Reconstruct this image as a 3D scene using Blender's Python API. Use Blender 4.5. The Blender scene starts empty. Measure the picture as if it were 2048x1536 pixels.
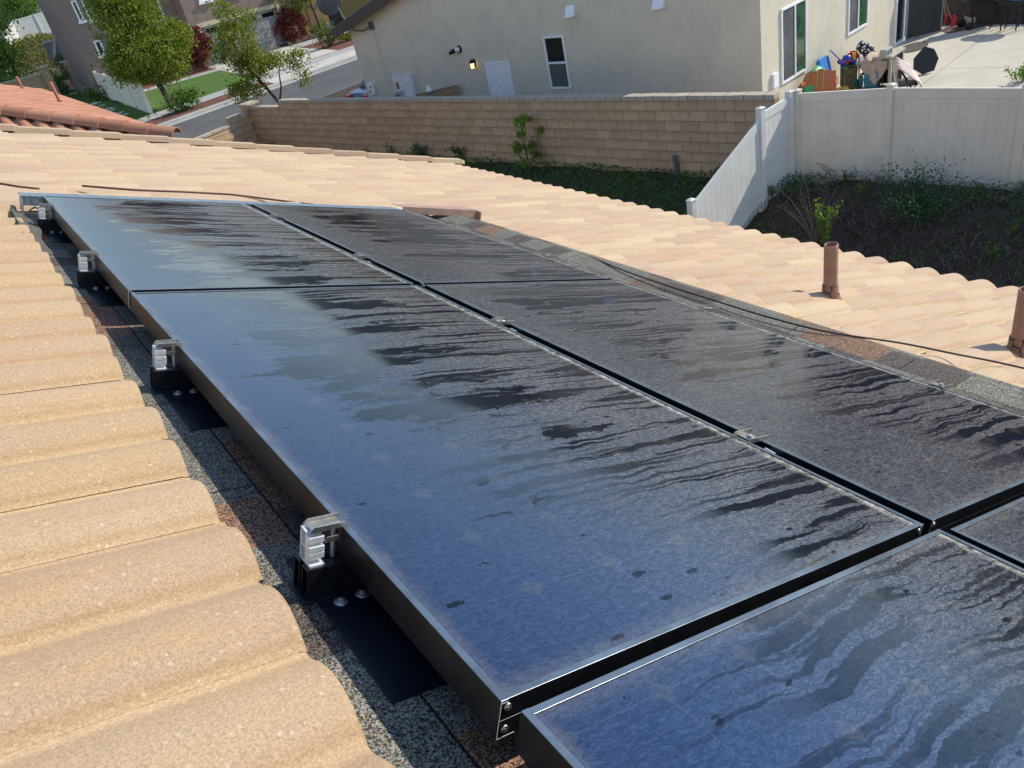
import bpy, math, random
import numpy as np
from mathutils import Vector, Matrix
R = math.radians
random.seed(7); rng = np.random.default_rng(7)
C = bpy.context.scene.collection
sc = bpy.context.scene

# ------------------------------------------------------------------ camera, sky, sun, exposure
CW = np.array([-0.208677, -0.57577, 0.805316]); FPX = 1545.44
RW = np.array([[0.786978, -0.584386, -0.197883], [-0.452206, -0.32814, -0.829358], [0.419732, 0.74217, -0.522502]])
cam = bpy.data.cameras.new('camera'); cam.sensor_width = 36; cam.lens = 36 * FPX / 2048
cam.clip_start = 0.02; cam.clip_end = 5000
co = bpy.data.objects.new('camera', cam); C.objects.link(co)
co.matrix_world = Matrix(((RW[0][0], -RW[1][0], -RW[2][0], CW[0]), (RW[0][1], -RW[1][1], -RW[2][1], CW[1]),
                          (RW[0][2], -RW[1][2], -RW[2][2], CW[2]), (0, 0, 0, 1)))
sc.camera = co
SUN_EL, SUN_AZ = R(35), R(102)          # azimuth from +Y (away along the roof) towards +X (down the roof slope)
SUNV = Vector((math.cos(SUN_EL) * math.sin(SUN_AZ), math.cos(SUN_EL) * math.cos(SUN_AZ), math.sin(SUN_EL)))
w = bpy.data.worlds.new('World'); sc.world = w; w.use_nodes = True
wt = w.node_tree; wt.nodes.clear()
sky = wt.nodes.new('ShaderNodeTexSky'); sky.sky_type = 'NISHITA'; sky.sun_disc = False
sky.sun_elevation = SUN_EL; sky.sun_rotation = SUN_AZ; sky.air_density = 1.0; sky.dust_density = 0.0; sky.ozone_density = 4.0
bg = wt.nodes.new('ShaderNodeBackground'); bg.inputs[1].default_value = 0.15
wo = wt.nodes.new('ShaderNodeOutputWorld')
wm_ = wt.nodes.new('ShaderNodeMix'); wm_.data_type = 'RGBA'; wm_.blend_type = 'MULTIPLY'; wm_.inputs[0].default_value = 1.0
wm_.inputs[7].default_value = (1.19, 1.01, 0.87, 1)      # the photograph's warm white balance, on the sky as on the sun
wt.links.new(sky.outputs[0], wm_.inputs[6]); wt.links.new(wm_.outputs[2], bg.inputs[0]); wt.links.new(bg.outputs[0], wo.inputs[0])
sl = bpy.data.lights.new('sun', 'SUN'); sl.energy = 2.8; sl.angle = R(0.53); sl.color = (1.0, 0.93, 0.80)
so = bpy.data.objects.new('sun', sl); C.objects.link(so)
so.rotation_euler = SUNV.to_track_quat('Z', 'Y').to_euler()
sc.view_settings.view_transform = 'Standard'; sc.view_settings.look = 'None'
sc.view_settings.exposure = 0.75; sc.view_settings.gamma = 1.0
sc.render.engine = 'CYCLES'
sc.cycles.max_bounces = 6; sc.cycles.transparent_max_bounces = 8

# ------------------------------------------------------------------ measuring helpers (picture -> place)
def ray(px, py):
    return RW.T @ np.array([(px - 1024) / FPX, (py - 768) / FPX, 1.0])
def at(px, py, z):
    d = ray(px, py); t = (z - CW[2]) / d[2]; return Vector(CW + t * d)
PITCH = R(22.62); CA, SA = math.cos(PITCH), math.sin(PITCH)
ROOF = Matrix(((CA, 0, SA, 0), (0, 1, 0, 0), (-SA, 0, CA, 0), (0, 0, 0, 1)))   # local x: down the slope, y: away along it, z: out of it
def roof_at(v, u, h=0.0):
    return ROOF @ Matrix.Translation((v, u, h))

# ------------------------------------------------------------------ objects
def thing(name, label, cat, M=None, group=None, kind=None):
    o = bpy.data.objects.new(name, None); C.objects.link(o); o.empty_display_size = 0.2
    if M is not None: o.matrix_world = M
    o['label'] = label; o['category'] = cat
    if group: o['group'] = group
    if kind: o['kind'] = kind
    return o
def tag(o, label, cat, group=None, kind=None):
    o['label'] = label; o['category'] = cat
    if group: o['group'] = group
    if kind: o['kind'] = kind
    return o
def copy_tree(o, parent=None):
    c = o.copy(); C.objects.link(c)
    if parent: c.parent = parent
    for ch in list(o.children): copy_tree(ch, c)
    return c
def T(x, y, z, rz=0.0):
    return Matrix.Translation((x, y, z)) @ Matrix.Rotation(rz, 4, 'Z')

class MB:
    def __init__(s): s.v = []; s.f = []; s.m = []; s.sm = []; s.tint = None
    def add(s, vs, fs, mi=0, smooth=False):
        b = len(s.v); s.v += [tuple(x) for x in vs]
        for f in fs: s.f.append(tuple(i + b for i in f)); s.m.append(mi); s.sm.append(smooth)
        return s
    def box(s, a, b, mi=0, M=None):
        x0, y0, z0 = a; x1, y1, z1 = b
        vs = [Vector(p) for p in ((x0, y0, z0), (x1, y0, z0), (x1, y1, z0), (x0, y1, z0), (x0, y0, z1), (x1, y0, z1), (x1, y1, z1), (x0, y1, z1))]
        if M is not None: vs = [M @ p for p in vs]
        return s.add(vs, [(3, 2, 1, 0), (4, 5, 6, 7), (0, 1, 5, 4), (1, 2, 6, 5), (2, 3, 7, 6), (3, 0, 4, 7)], mi)
    def quad(s, *p, mi=0):
        return s.add(p, [tuple(range(len(p)))], mi)
    def tube(s, pts, r, n=8, mi=0, cap=True):
        pts = [Vector(p) for p in pts]; k = len(pts)
        rs = r if isinstance(r, (list, tuple)) else [r] * k
        vs = []; up = None
        for i, p in enumerate(pts):
            t = (pts[min(i + 1, k - 1)] - pts[max(i - 1, 0)])
            if t.length < 1e-9: t = Vector((0, 0, 1))
            t.normalize()
            if up is None: up = Vector((0, 0, 1)) if abs(t.z) < 0.9 else Vector((1, 0, 0))
            a = t.cross(up); a = a.normalized() if a.length > 1e-6 else t.orthogonal().normalized()
            b = a.cross(t); up = b
            for j in range(n):
                q = 2 * math.pi * j / n; vs.append(p + (a * math.cos(q) + b * math.sin(q)) * rs[i])
        fs = [(i * n + j, i * n + (j + 1) % n, (i + 1) * n + (j + 1) % n, (i + 1) * n + j) for i in range(k - 1) for j in range(n)]
        s.add(vs, fs, mi, True)
        if cap: s.add(vs[:n], [tuple(range(n))], mi); s.add(vs[-n:], [tuple(range(n))[::-1]], mi)
        return s
    def lathe(s, prof, n=24, mi=0, M=None, smooth=True):
        vs = []; k = len(prof)
        for (r, z) in prof:
            for j in range(n):
                q = 2 * math.pi * j / n; p = Vector((r * math.cos(q), r * math.sin(q), z)); vs.append(M @ p if M is not None else p)
        fs = [(i * n + j, i * n + (j + 1) % n, (i + 1) * n + (j + 1) % n, (i + 1) * n + j) for i in range(k - 1) for j in range(n)]
        return s.add(vs, fs, mi, smooth)
    def prism(s, poly, d, mi=0):
        # poly: list of 3d points (planar), extruded by vector d
        d = Vector(d); a = [Vector(p) for p in poly]; b = [p + d for p in a]; n = len(a)
        return s.add(a + b, [tuple(range(n))[::-1], tuple(range(n, 2 * n))] + [(i, (i + 1) % n, n + (i + 1) % n, n + i) for i in range(n)], mi)
    def build(s, name, mats, parent=None, M=None, bevel=0.0):
        me = bpy.data.meshes.new(name); me.from_pydata(s.v, [], s.f)
        for m in (mats if isinstance(mats, (list, tuple)) else [mats]): me.materials.append(m)
        me.polygons.foreach_set('material_index', s.m); me.polygons.foreach_set('use_smooth', s.sm)
        if s.tint is not None:
            at_ = me.color_attributes.new('tint', 'FLOAT_COLOR', 'POINT')
            at_.data.foreach_set('color', np.asarray(s.tint, dtype=np.float32).ravel())
        me.update()
        o = bpy.data.objects.new(name, me); C.objects.link(o)
        if parent: o.parent = parent
        if M is not None: o.matrix_local = M
        if bevel > 0:
            b = o.modifiers.new('bevel', 'BEVEL'); b.width = bevel; b.segments = 2; b.limit_method = 'ANGLE'
        return o

# ------------------------------------------------------------------ materials
class NB:
    def __init__(s, name):
        s.mat = bpy.data.materials.new(name); s.mat.use_nodes = True; s.t = s.mat.node_tree
        s.t.nodes.clear(); s.out = s.t.nodes.new('ShaderNodeOutputMaterial')
    def set(s, sock, v):
        if isinstance(v, bpy.types.NodeSocket): s.t.links.new(v, sock)
        elif isinstance(v, (tuple, list)) and sock.type == 'RGBA' and len(v) == 3: sock.default_value = (*v, 1)
        else: sock.default_value = v
    def n(s, typ, ins=None, out=0, **props):
        nd = s.t.nodes.new(typ)
        for k, v in props.items(): setattr(nd, k, v)
        for k, v in (ins or {}).items(): s.set(nd.inputs[k], v)
        return nd.outputs[out]
    def math(s, op, a, b=0.0, c=0.0, clamp=False):
        nd = s.t.nodes.new('ShaderNodeMath'); nd.operation = op; nd.use_clamp = clamp
        s.set(nd.inputs[0], a); s.set(nd.inputs[1], b); s.set(nd.inputs[2], c); return nd.outputs[0]
    def mix(s, f, a, b, blend='MIX'):
        nd = s.t.nodes.new('ShaderNodeMix'); nd.data_type = 'RGBA'; nd.blend_type = blend
        s.set(nd.inputs[0], f); s.set(nd.inputs[6], a); s.set(nd.inputs[7], b); return nd.outputs[2]
    def ramp(s, f, lo, hi, a=0.0, b=1.0):
        nd = s.t.nodes.new('ShaderNodeMapRange'); nd.interpolation_type = 'SMOOTHSTEP'
        for i, v in enumerate((f, lo, hi, a, b)): s.set(nd.inputs[i], v)
        return nd.outputs[0]
    def obj(s): return s.n('ShaderNodeTexCoord', out=3)
    def map(s, vec, scale=(1, 1, 1), loc=(0, 0, 0), rot=(0, 0, 0)):
        return s.n('ShaderNodeMapping', {0: vec, 1: loc, 2: rot, 3: scale})
    def noise(s, vec, scale, detail=3, rough=0.55, dist=0.0, out=0):
        return s.n('ShaderNodeTexNoise', {'Vector': vec, 'Scale': scale, 'Detail': detail, 'Roughness': rough, 'Distortion': dist}, out=out)
    def voro(s, vec, scale, out=0, rnd=1.0, feature='F1'):
        return s.n('ShaderNodeTexVoronoi', {'Vector': vec, 'Scale': scale, 'Randomness': rnd}, out=out, feature=feature)
    def bump(s, h, strength=0.3, dist=0.01):
        return s.n('ShaderNodeBump', {'Strength': strength, 'Distance': dist, 'Height': h})
    def pbr(s, col, rough=0.6, metal=0.0, normal=None, spec=None, **kw):
        ins = {'Base Color': col, 'Roughness': rough, 'Metallic': metal}
        if normal is not None: ins['Normal'] = normal
        if spec is not None: ins['Specular IOR Level'] = spec
        ins.update(kw)
        sh = s.n('ShaderNodeBsdfPrincipled', ins); s.t.links.new(sh, s.out.inputs[0]); return s.mat

def plain(name, col, rough=0.6, metal=0.0, var=0.12, scale=6.0, bump=0.0, bscale=60.0, spec=None, **kw):
    b = NB(name); o = b.obj()
    n = b.noise(o, scale, 5, 0.6)
    f = b.ramp(n, 0.3, 0.7, 1 - var, 1 + var)
    c = b.mix(1.0, col, b.n('ShaderNodeCombineColor', {0: f, 1: f, 2: f}), 'MULTIPLY')
    nm = b.bump(b.noise(o, bscale, 4, 0.6), bump, 0.004) if bump else None
    return b.pbr(c, rough, metal, nm, spec, **kw)

def m_tile(name, tintless=None, spk=0.5):
    b = NB(name); o = b.obj()
    base = b.n('ShaderNodeAttribute', out=0, attribute_name='tint')
    big = b.noise(b.map(o, (2.2, 9, 4)), 1.5, 5, 0.65)                      # worn bands along each barrel
    fine = b.noise(o, 240, 4, 0.8)
    mid = b.noise(o, 55, 4, 0.7)
    c = b.mix(b.ramp(big, 0.42, 0.66, 0.0, 0.55), base, b.mix(1.0, base, (1.06, 1.02, 0.86), 'MULTIPLY'))
    c = b.mix(b.ramp(mid, 0.55, 0.75, 0, 0.35), c, b.mix(1.0, c, (0.80, 0.72, 0.64), 'MULTIPLY'))
    st = b.noise(b.map(o, (1.1, 26, 9)), 1.0, 5, 0.7)                       # long pinkish and brown streaks down the roof
    c = b.mix(b.ramp(st, 0.52, 0.70, 0, 0.45), c, b.mix(1.0, c, (0.86, 0.76, 0.68), 'MULTIPLY'))
    c = b.mix(b.ramp(b.noise(o, 9, 6, 0.7), 0.60, 0.72, 0, 0.4), c, b.mix(1.0, c, (1.14, 1.16, 1.16), 'MULTIPLY'))
    f = b.ramp(fine, 0.25, 0.75, 0.68, 1.28)
    c = b.mix(1.0, c, b.n('ShaderNodeCombineColor', {0: f, 1: f, 2: f}), 'MULTIPLY')
    vs = b.voro(o, 75, out=0)
    vr = b.n('ShaderNodeSeparateColor', {0: b.voro(o, 75, out=1)})
    s_ = b.math('MULTIPLY', b.ramp(vs, 0.18, 0.30, 1, 0), b.ramp(vr, 0.86, 0.9, 0, 1))
    c = b.mix(b.math('MULTIPLY', s_, 0.55 * spk), c, (0.80, 0.74, 0.62))
    dk = b.math('MULTIPLY', b.ramp(vs, 0.15, 0.3, 1, 0), b.ramp(vr, 0.10, 0.06, 0, 1))
    c = b.mix(b.math('MULTIPLY', dk, 0.45 * spk), c, (0.16, 0.10, 0.06))
    h = b.math('ADD', b.math('MULTIPLY', fine, 0.8), b.math('MULTIPLY', mid, 1.2))
    return b.pbr(c, 0.88, 0, b.bump(h, 0.55, 0.004), 0.25)

def m_shingle():
    b = NB('shingle_granules'); o = b.obj()
    xyz = b.n('ShaderNodeSeparateXYZ', {0: o}); X = xyz; 
    sep = b.t.nodes[-1]; x, y = sep.outputs[0], sep.outputs[1]
    row = b.math('FLOOR', b.math('DIVIDE', x, 0.145))
    jit = b.n('ShaderNodeTexWhiteNoise', {'W': row}, out=0, noise_dimensions='1D')
    yy = b.math('ADD', y, b.math('MULTIPLY', jit, 0.9))
    col_i = b.math('FLOOR', b.math('DIVIDE', b.math('ADD', yy, b.math('MULTIPLY', b.noise(b.n('ShaderNodeCombineXYZ', {0: row, 1: b.math('FLOOR', b.math('DIVIDE', yy, 0.3))}), 3.1), 0.12)), 0.17))
    rc = b.n('ShaderNodeTexWhiteNoise', {'Vector': b.n('ShaderNodeCombineXYZ', {0: row, 1: col_i})}, out=0, noise_dimensions='2D')
    cr = b.t.nodes.new('ShaderNodeValToRGB'); cr.color_ramp.interpolation = 'CONSTANT'
    el = cr.color_ramp.elements; el[0].color = (0.14, 0.136, 0.115, 1); el[0].position = 0
    el[1].color = (0.185, 0.112, 0.075, 1); el[1].position = 0.32
    for p_, c_ in ((0.50, (0.085, 0.07, 0.062, 1)), (0.75, (0.12, 0.10, 0.082, 1)), (0.90, (0.16, 0.155, 0.13, 1))):
        e = el.new(p_); e.color = c_
    b.set(cr.inputs[0], rc)
    g = b.n('ShaderNodeSeparateColor', {0: b.voro(o, 380, out=1)})
    gsep = b.t.nodes[-1]
    f = b.math('POWER', b.ramp(gsep.outputs[0], 0.0, 1.0, 0.35, 1.75), 1.5)
    c = b.mix(1.0, cr.outputs[0], b.n('ShaderNodeCombineColor', {0: f, 1: b.math('MULTIPLY', f, b.ramp(gsep.outputs[1], 0, 1, 0.8, 1.15)), 2: b.math('MULTIPLY', f, b.ramp(gsep.outputs[2], 0, 1, 0.7, 1.2))}), 'MULTIPLY')
    # cut lines between tabs and courses
    fx = b.math('FRACT', b.math('DIVIDE', x, 0.145)); fy = b.math('FRACT', b.math('DIVIDE', yy, 0.51))
    ln = b.math('MAXIMUM', b.ramp(fx, 0.965, 0.985, 0, 1), b.ramp(fy, 0.012, 0.006, 0, 1))
    c = b.mix(b.math('MULTIPLY', ln, 0.85), c, (0.012, 0.011, 0.010))
    h = b.math('SUBTRACT', b.math('MULTIPLY', gsep.outputs[1], 0.25), b.math('MULTIPLY', ln, 2.0))
    return b.pbr(c, 0.85, 0, b.bump(h, 0.8, 0.004), 0.3)

def m_glass(W, L, thr=0.50, runs=1.0, dry0=0.12, dmin=0.13):
    b = NB('dusty_panel_glass'); o = b.obj()
    loc = b.n('ShaderNodeObjectInfo', out=0)
    b.n('ShaderNodeSeparateXYZ', {0: o}); sp = b.t.nodes[-1]; x, y = sp.outputs[0], sp.outputs[1]
    p = b.n('ShaderNodeVectorMath', {0: o, 1: loc}, operation='ADD')
    xa = b.math('DIVIDE', x, W)
    # --- wet, washed patches: blotches drawn out down the slope
    wob = b.n('ShaderNodeVectorMath', {0: b.map(p, (1.0, 6.2, 1)), 1: b.n('ShaderNodeVectorMath', {0: b.noise(p, 9, 5, 0.65, out=1), 1: (0.30, 0.75, 0)}, operation='MULTIPLY')}, operation='ADD')
    n1 = b.noise(wob, 1.0, 8, 0.66, 0.2)
    bias = b.math('MULTIPLY', b.ramp(xa, 0.0, 0.28), b.ramp(xa, 1.0, 0.60, 0.1, 1.0))
    bias = b.math('MULTIPLY', bias, b.ramp(y, dry0, dry0 + 0.45))
    blot = b.ramp(b.math('ADD', n1, b.math('MULTIPLY', b.math('SUBTRACT', bias, 1.0), 0.20)), thr, thr + 0.018)
    # --- runs: narrow streams of water down the glass, thick in places and thin in others
    wy = b.math('ADD', y, b.math('MULTIPLY', b.math('SUBTRACT', b.noise(b.map(p, (3.4, 2.0, 1)), 1, 5, 0.62), 0.5), 0.10))
    def streams(fx, fy, t, w_):
        sv = b.n('ShaderNodeVectorMath', {0: b.n('ShaderNodeCombineXYZ', {0: b.math('MULTIPLY', x, fx), 1: b.math('MULTIPLY', wy, fy), 2: fy}), 1: loc}, operation='ADD')
        n2 = b.math('ADD', b.noise(sv, 1.0, 2.0, 0.5), b.math('MULTIPLY', b.math('SUBTRACT', b.noise(p, 42, 3, 0.6), 0.5), 0.05))
        return b.ramp(n2, t, t + w_)
    reg = b.noise(b.map(p, (1.2, 2.2, 1)), 1.0, 3, 0.5)
    near = b.ramp(y, dry0 - 0.1, dry0 + 0.5)
    lead = b.math('ADD', xa, b.math('ADD', b.math('MULTIPLY', b.math('SUBTRACT', reg, 0.5), 0.7), b.math('MULTIPLY', b.math('SUBTRACT', near, 1.0), 0.22)))
    run = b.math('MULTIPLY', streams(1.2, 26, 0.558, 0.02), b.ramp(lead, 0.27, 0.42))
    thin = b.math('MULTIPLY', streams(1.2, 58, 0.545, 0.03), b.math('MULTIPLY', b.ramp(lead, 0.16, 0.34), b.math('MULTIPLY', b.ramp(reg, 0.38, 0.5), 0.8)))
    run = b.math('MULTIPLY', b.math('MAXIMUM', run, thin), runs)
    # --- drops
    dv = b.map(p, (13, 30, 1)); vd = b.voro(dv, 1.0, out=0)
    b.n('ShaderNodeSeparateColor', {0: b.voro(dv, 1.0, out=1)}); vc = b.t.nodes[-1]
    wobd = b.math('MULTIPLY', b.math('SUBTRACT', b.noise(p, 75, 4, 0.7), 0.5), 0.5)
    drop = b.math('MULTIPLY', b.ramp(b.math('ADD', vd, wobd), b.math('MULTIPLY', vc.outputs[1], 0.20), b.math('ADD', b.math('MULTIPLY', vc.outputs[1], 0.20), 0.04), 1, 0), b.ramp(vc.outputs[0], 0.52, 0.53))
    wet = b.math('MAXIMUM', b.math('MAXIMUM', blot, run), drop)
    wet = b.math('MULTIPLY', wet, 0.95)
    # --- dry dust film with a fine crazed grain drawn across the glass
    fine = b.noise(b.map(p, (75, 190, 1)), 1.0, 5, 0.75, 1.2)
    mid = b.noise(b.map(p, (7, 7, 1)), 1.0, 4, 0.6)
    grain = b.ramp(fine, 0.41, 0.66, 0.16, 1.6)
    dust = b.math('MULTIPLY', b.math('SUBTRACT', 1.0, wet), b.math('MULTIPLY', grain, b.math('MULTIPLY', b.ramp(mid, 0.3, 0.7, 0.88, 1.12), b.ramp(xa, 0.12, 0.85, dmin, 1.15))))
    en = b.math('MULTIPLY', b.math('SUBTRACT', b.noise(p, 30, 5, 0.7), 0.5), 0.035)
    e_r = b.ramp(b.math('ADD', x, en), W - 0.040, W - 0.012)                # pale silt that settles at the low edge
    e_o = b.math('MAXIMUM', b.ramp(b.math('ADD', x, en), 0.036, 0.012), b.math('MAXIMUM', b.ramp(b.math('ADD', y, en), 0.05, 0.015), b.ramp(b.math('ADD', y, en), L - 0.05, L - 0.015)))
    # --- cells seen faintly through the glass
    cs = W / 6.3
    cx = b.math('ABSOLUTE', b.math('SUBTRACT', b.math('FRACT', b.math('DIVIDE', b.math('SUBTRACT', x, 0.018), cs)), 0.5))
    cy = b.math('ABSOLUTE', b.math('SUBTRACT', b.math('FRACT', b.math('DIVIDE', b.math('SUBTRACT', y, 0.012), cs)), 0.5))
    gap = b.math('MAXIMUM', b.ramp(cx, 0.490, 0.496), b.ramp(cy, 0.490, 0.496))
    dia = b.ramp(b.math('ADD', cx, cy), 0.86, 0.875)
    base = b.mix(b.math('MULTIPLY', gap, 0.2), (0.006, 0.008, 0.016), (0.08, 0.08, 0.09))
    base = b.mix(b.math('MULTIPLY', dia, 0.5), base, (0.045, 0.04, 0.026))
    rough = b.math('ADD', 0.045, b.math('MULTIPLY', b.math('SUBTRACT', 1.0, wet), 0.13))
    nrm = b.bump(b.math('MULTIPLY', fine, b.math('SUBTRACT', 1.0, wet)), 0.15, 0.0012)
    gl = b.n('ShaderNodeBsdfPrincipled', {'Base Color': base, 'Roughness': rough, 'Normal': nrm, 'IOR': b.math('ADD', b.math('MULTIPLY', b.math('ADD', 1.88, b.math('MULTIPLY', grain, 0.40)), b.math('SUBTRACT', 1.0, wet)), b.math('MULTIPLY', wet, 1.27)), 'Specular Tint': (0.30, 0.56, 1.0, 1)})
    df = b.n('ShaderNodeBsdfDiffuse', {'Color': (0.36, 0.32, 0.28, 1), 'Roughness': 0.6})
    ds = b.n('ShaderNodeBsdfDiffuse', {'Color': (0.74, 0.68, 0.58, 1)})
    fac = b.math('ADD', b.math('MULTIPLY', dust, 0.34), b.math('MULTIPLY', b.math('MULTIPLY', e_o, 0.15), b.ramp(fine, 0.3, 0.6, 0.5, 1)), clamp=True)
    m1 = b.n('ShaderNodeMixShader', {0: fac, 1: gl, 2: df})
    m2 = b.n('ShaderNodeMixShader', {0: b.math('MULTIPLY', e_r, b.ramp(b.noise(p, 55, 5, 0.7), 0.35, 0.65, 0.05, 0.6)), 1: m1, 2: ds})
    b.t.links.new(m2, b.out.inputs[0]); return b.mat

def m_stucco(name, col, stain=(0.80, 0.80, 0.82)):
    b = NB(name); o = b.obj()
    n = b.noise(o, 0.9, 6, 0.65); n2 = b.noise(b.map(o, (3, 3, 0.7)), 2.0, 5, 0.6)
    c = b.mix(b.ramp(n, 0.4, 0.65, 0, 0.5), col, b.mix(1.0, col, stain, 'MULTIPLY'))
    c = b.mix(b.ramp(b.noise(b.map(o, (5, 5, 5)), 1.2, 7, 0.7, 1.0), 0.48, 0.62, 0, 0.3), c, b.mix(1.0, col, (0.82, 0.82, 0.80), 'MULTIPLY'))
    c = b.mix(b.ramp(n2, 0.5, 0.72, 0, 0.35), c, b.mix(1.0, col, (1.12, 1.10, 1.02), 'MULTIPLY'))
    return b.pbr(c, 0.92, 0, b.bump(b.math('ADD', b.noise(o, 22, 5, 0.7), b.math('MULTIPLY', b.noise(o, 90, 3), 0.5)), 0.7, 0.012), 0.2)

def m_block(name, cols, mortar, bw=0.44, bh=0.2275):
    b = NB(name); o = b.obj()
    b.n('ShaderNodeSeparateXYZ', {0: o}); sp = b.t.nodes[-1]
    v = b.n('ShaderNodeCombineXYZ', {0: sp.outputs[0], 1: sp.outputs[2], 2: 0.0})
    br = b.t.nodes.new('ShaderNodeTexBrick'); br.offset = 0.5
    for k, val in {'Scale': 1.0, 'Mortar Size': 0.011, 'Mortar Smooth': 0.15, 'Bias': 0.0, 'Brick Width': bw, 'Row Height': bh}.items(): br.inputs[k].default_value = val
    b.set(br.inputs['Vector'], v); b.set(br.inputs['Color1'], cols[0]); b.set(br.inputs['Color2'], cols[1]); b.set(br.inputs['Mortar'], mortar)
    rowf = b.math('FRACT', b.math('DIVIDE', sp.outputs[2], bh))
    damp = b.ramp(b.math('ADD', b.math('MULTIPLY', rowf, 0.5), b.noise(b.map(o, (5, 5, 2.5)), 1.0, 5, 0.65)), 0.78, 0.93)
    c = b.mix(b.math('MULTIPLY', damp, 0.3), br.outputs[0], b.mix(1.0, br.outputs[0], (0.55, 0.47, 0.38), 'MULTIPLY'))
    f = b.ramp(b.noise(o, 45, 4, 0.7), 0.3, 0.7, 0.88, 1.1)
    c = b.mix(1.0, c, b.n('ShaderNodeCombineColor', {0: f, 1: f, 2: f}), 'MULTIPLY')
    h = b.math('ADD', b.math('MULTIPLY', br.outputs[1], -1.0), b.math('MULTIPLY', b.noise(o, 60, 4, 0.7), 0.25))
    return b.pbr(c, 0.9, 0, b.bump(h, 0.35, 0.006), 0.2)

def m_leaf(name, c1, c2, c3, trans=0.3, rough=0.55):
    b = NB(name)
    r = b.n('ShaderNodeNewGeometry', out=8)
    big = b.noise(b.obj(), 1.3, 2)
    c = b.mix(r, c1, c2); c = b.mix(b.ramp(big, 0.5, 0.7, 0, 0.7), c, c3)
    p = b.n('ShaderNodeBsdfPrincipled', {'Base Color': c, 'Roughness': rough, 'Specular IOR Level': 0.3})
    tr = b.n('ShaderNodeBsdfTranslucent', {0: b.mix(1.0, c, (1.3, 1.35, 0.6), 'MULTIPLY')})
    b.t.links.new(b.n('ShaderNodeMixShader', {0: trans, 1: p, 2: tr}), b.out.inputs[0]); return b.mat

def m_ground(name, cols, scale=1.2, rough=0.95, bump=0.5, fs=40):
    b = NB(name); o = b.obj()
    n = b.noise(o, scale, 6, 0.65); f = b.noise(o, fs, 4, 0.75)
    c = b.mix(b.ramp(n, 0.38, 0.62), cols[0], cols[1]); c = b.mix(b.ramp(f, 0.4, 0.7, 0, 0.75), c, cols[2])
    return b.pbr(c, rough, 0, b.bump(f, bump, 0.03), 0.2)

MT = {}
MT['tile'] = m_tile('sand_roof_tile'); MT['tile_orange'] = m_tile('terracotta_roof_tile', spk=0.25)
MT['shingle'] = m_shingle()
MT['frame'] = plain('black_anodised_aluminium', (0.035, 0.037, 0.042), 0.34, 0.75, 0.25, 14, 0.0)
MT['frame_top'] = plain('sky_tinted_anodised_lip', (0.20, 0.225, 0.25), 0.32, 0.85, 0.3, 9)  # same black frame, but its sky reflection is put into a paler bluish colour
MT['bare'] = plain('bare_aluminium', (0.80, 0.79, 0.77), 0.42, 0.35, 0.08, 60)
MT['steel'] = plain('dull_stainless', (0.47, 0.44, 0.40), 0.36, 0.9, 0.2, 40)
MT['zinc'] = plain('zinc_bolt', (0.55, 0.56, 0.58), 0.4, 0.8, 0.1, 60)
MT['black_metal'] = plain('black_coated_metal', (0.012, 0.013, 0.016), 0.38, 0.3, 0.3, 30)
MT['flashing'] = plain('dark_flashing', (0.016, 0.020, 0.032), 0.3, 0.2, 0.3, 6)
MT['galv'] = plain('galvanised_sheet', (0.33, 0.37, 0.39), 0.45, 0.8, 0.35, 40)
MT['pinkmetal'] = plain('painted_flashing', (0.40, 0.25, 0.18), 0.55, 0.0, 0.12, 12)
MT['pipe'] = plain('painted_vent_pipe', (0.36, 0.19, 0.12), 0.6, 0.0, 0.15, 14, 0.2)
MT['pipe_orange'] = plain('orange_vent_pipe', (0.42, 0.17, 0.11), 0.65)
MT['mastic'] = plain('black_mastic', (0.02, 0.018, 0.016), 0.7)
MT['cable'] = plain('black_cable', (0.035, 0.020, 0.018), 0.5)
MT['brown_wire'] = plain('brown_wire', (0.10, 0.03, 0.02), 0.55)
MT['stucco_grey'] = m_stucco('grey_beige_stucco', (0.70, 0.63, 0.495))
MT['stucco_purple'] = m_stucco('mauve_stucco', (0.30, 0.22, 0.19))
MT['stucco_own'] = m_stucco('tan_stucco', (0.42, 0.34, 0.25))
MT['stucco_ochre'] = m_stucco('ochre_stucco', (0.34, 0.23, 0.09))
MT['white'] = plain('white_vinyl', (0.78, 0.75, 0.69), 0.42, 0, 0.05, 3)
MT['vinyl'] = plain('cream_vinyl_fence', (0.80, 0.715, 0.60), 0.45, 0, 0.06, 2.5)
MT['white_paint'] = plain('white_paint', (0.86, 0.86, 0.86), 0.5, 0, 0.04, 4)
MT['window'] = plain('window_glass', (0.012, 0.016, 0.018), 0.03, 0, 0.2, 3, spec=1.0)
MT['window_green'] = plain('window_glass_green', (0.045, 0.11, 0.055), 0.08, 0, 0.4, 2.5, spec=0.7)
MT['screen'] = plain('fly_screen', (0.085, 0.09, 0.09), 0.7, 0, 0.3, 2)
MT['blind'] = plain('blind_slats', (0.10, 0.11, 0.10), 0.6, 0, 0.3, 9)
MT['block'] = m_block('tan_block', ((0.62, 0.43, 0.28), (0.51, 0.348, 0.222)), (0.35, 0.24, 0.155))
MT['cap'] = m_block('block_cap', ((0.50, 0.43, 0.34), (0.46, 0.385, 0.30)), (0.2, 0.16, 0.12), 0.44, 5.0)
MT['splitblock'] = m_block('split_face_block', ((0.44, 0.30, 0.19), (0.36, 0.24, 0.15)), (0.26, 0.18, 0.12), 0.4, 0.2)
MT['asphalt'] = m_ground('asphalt', ((0.115, 0.113, 0.11), (0.14, 0.137, 0.132), (0.10, 0.10, 0.10)), 0.5, fs=60, bump=0.15)
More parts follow.
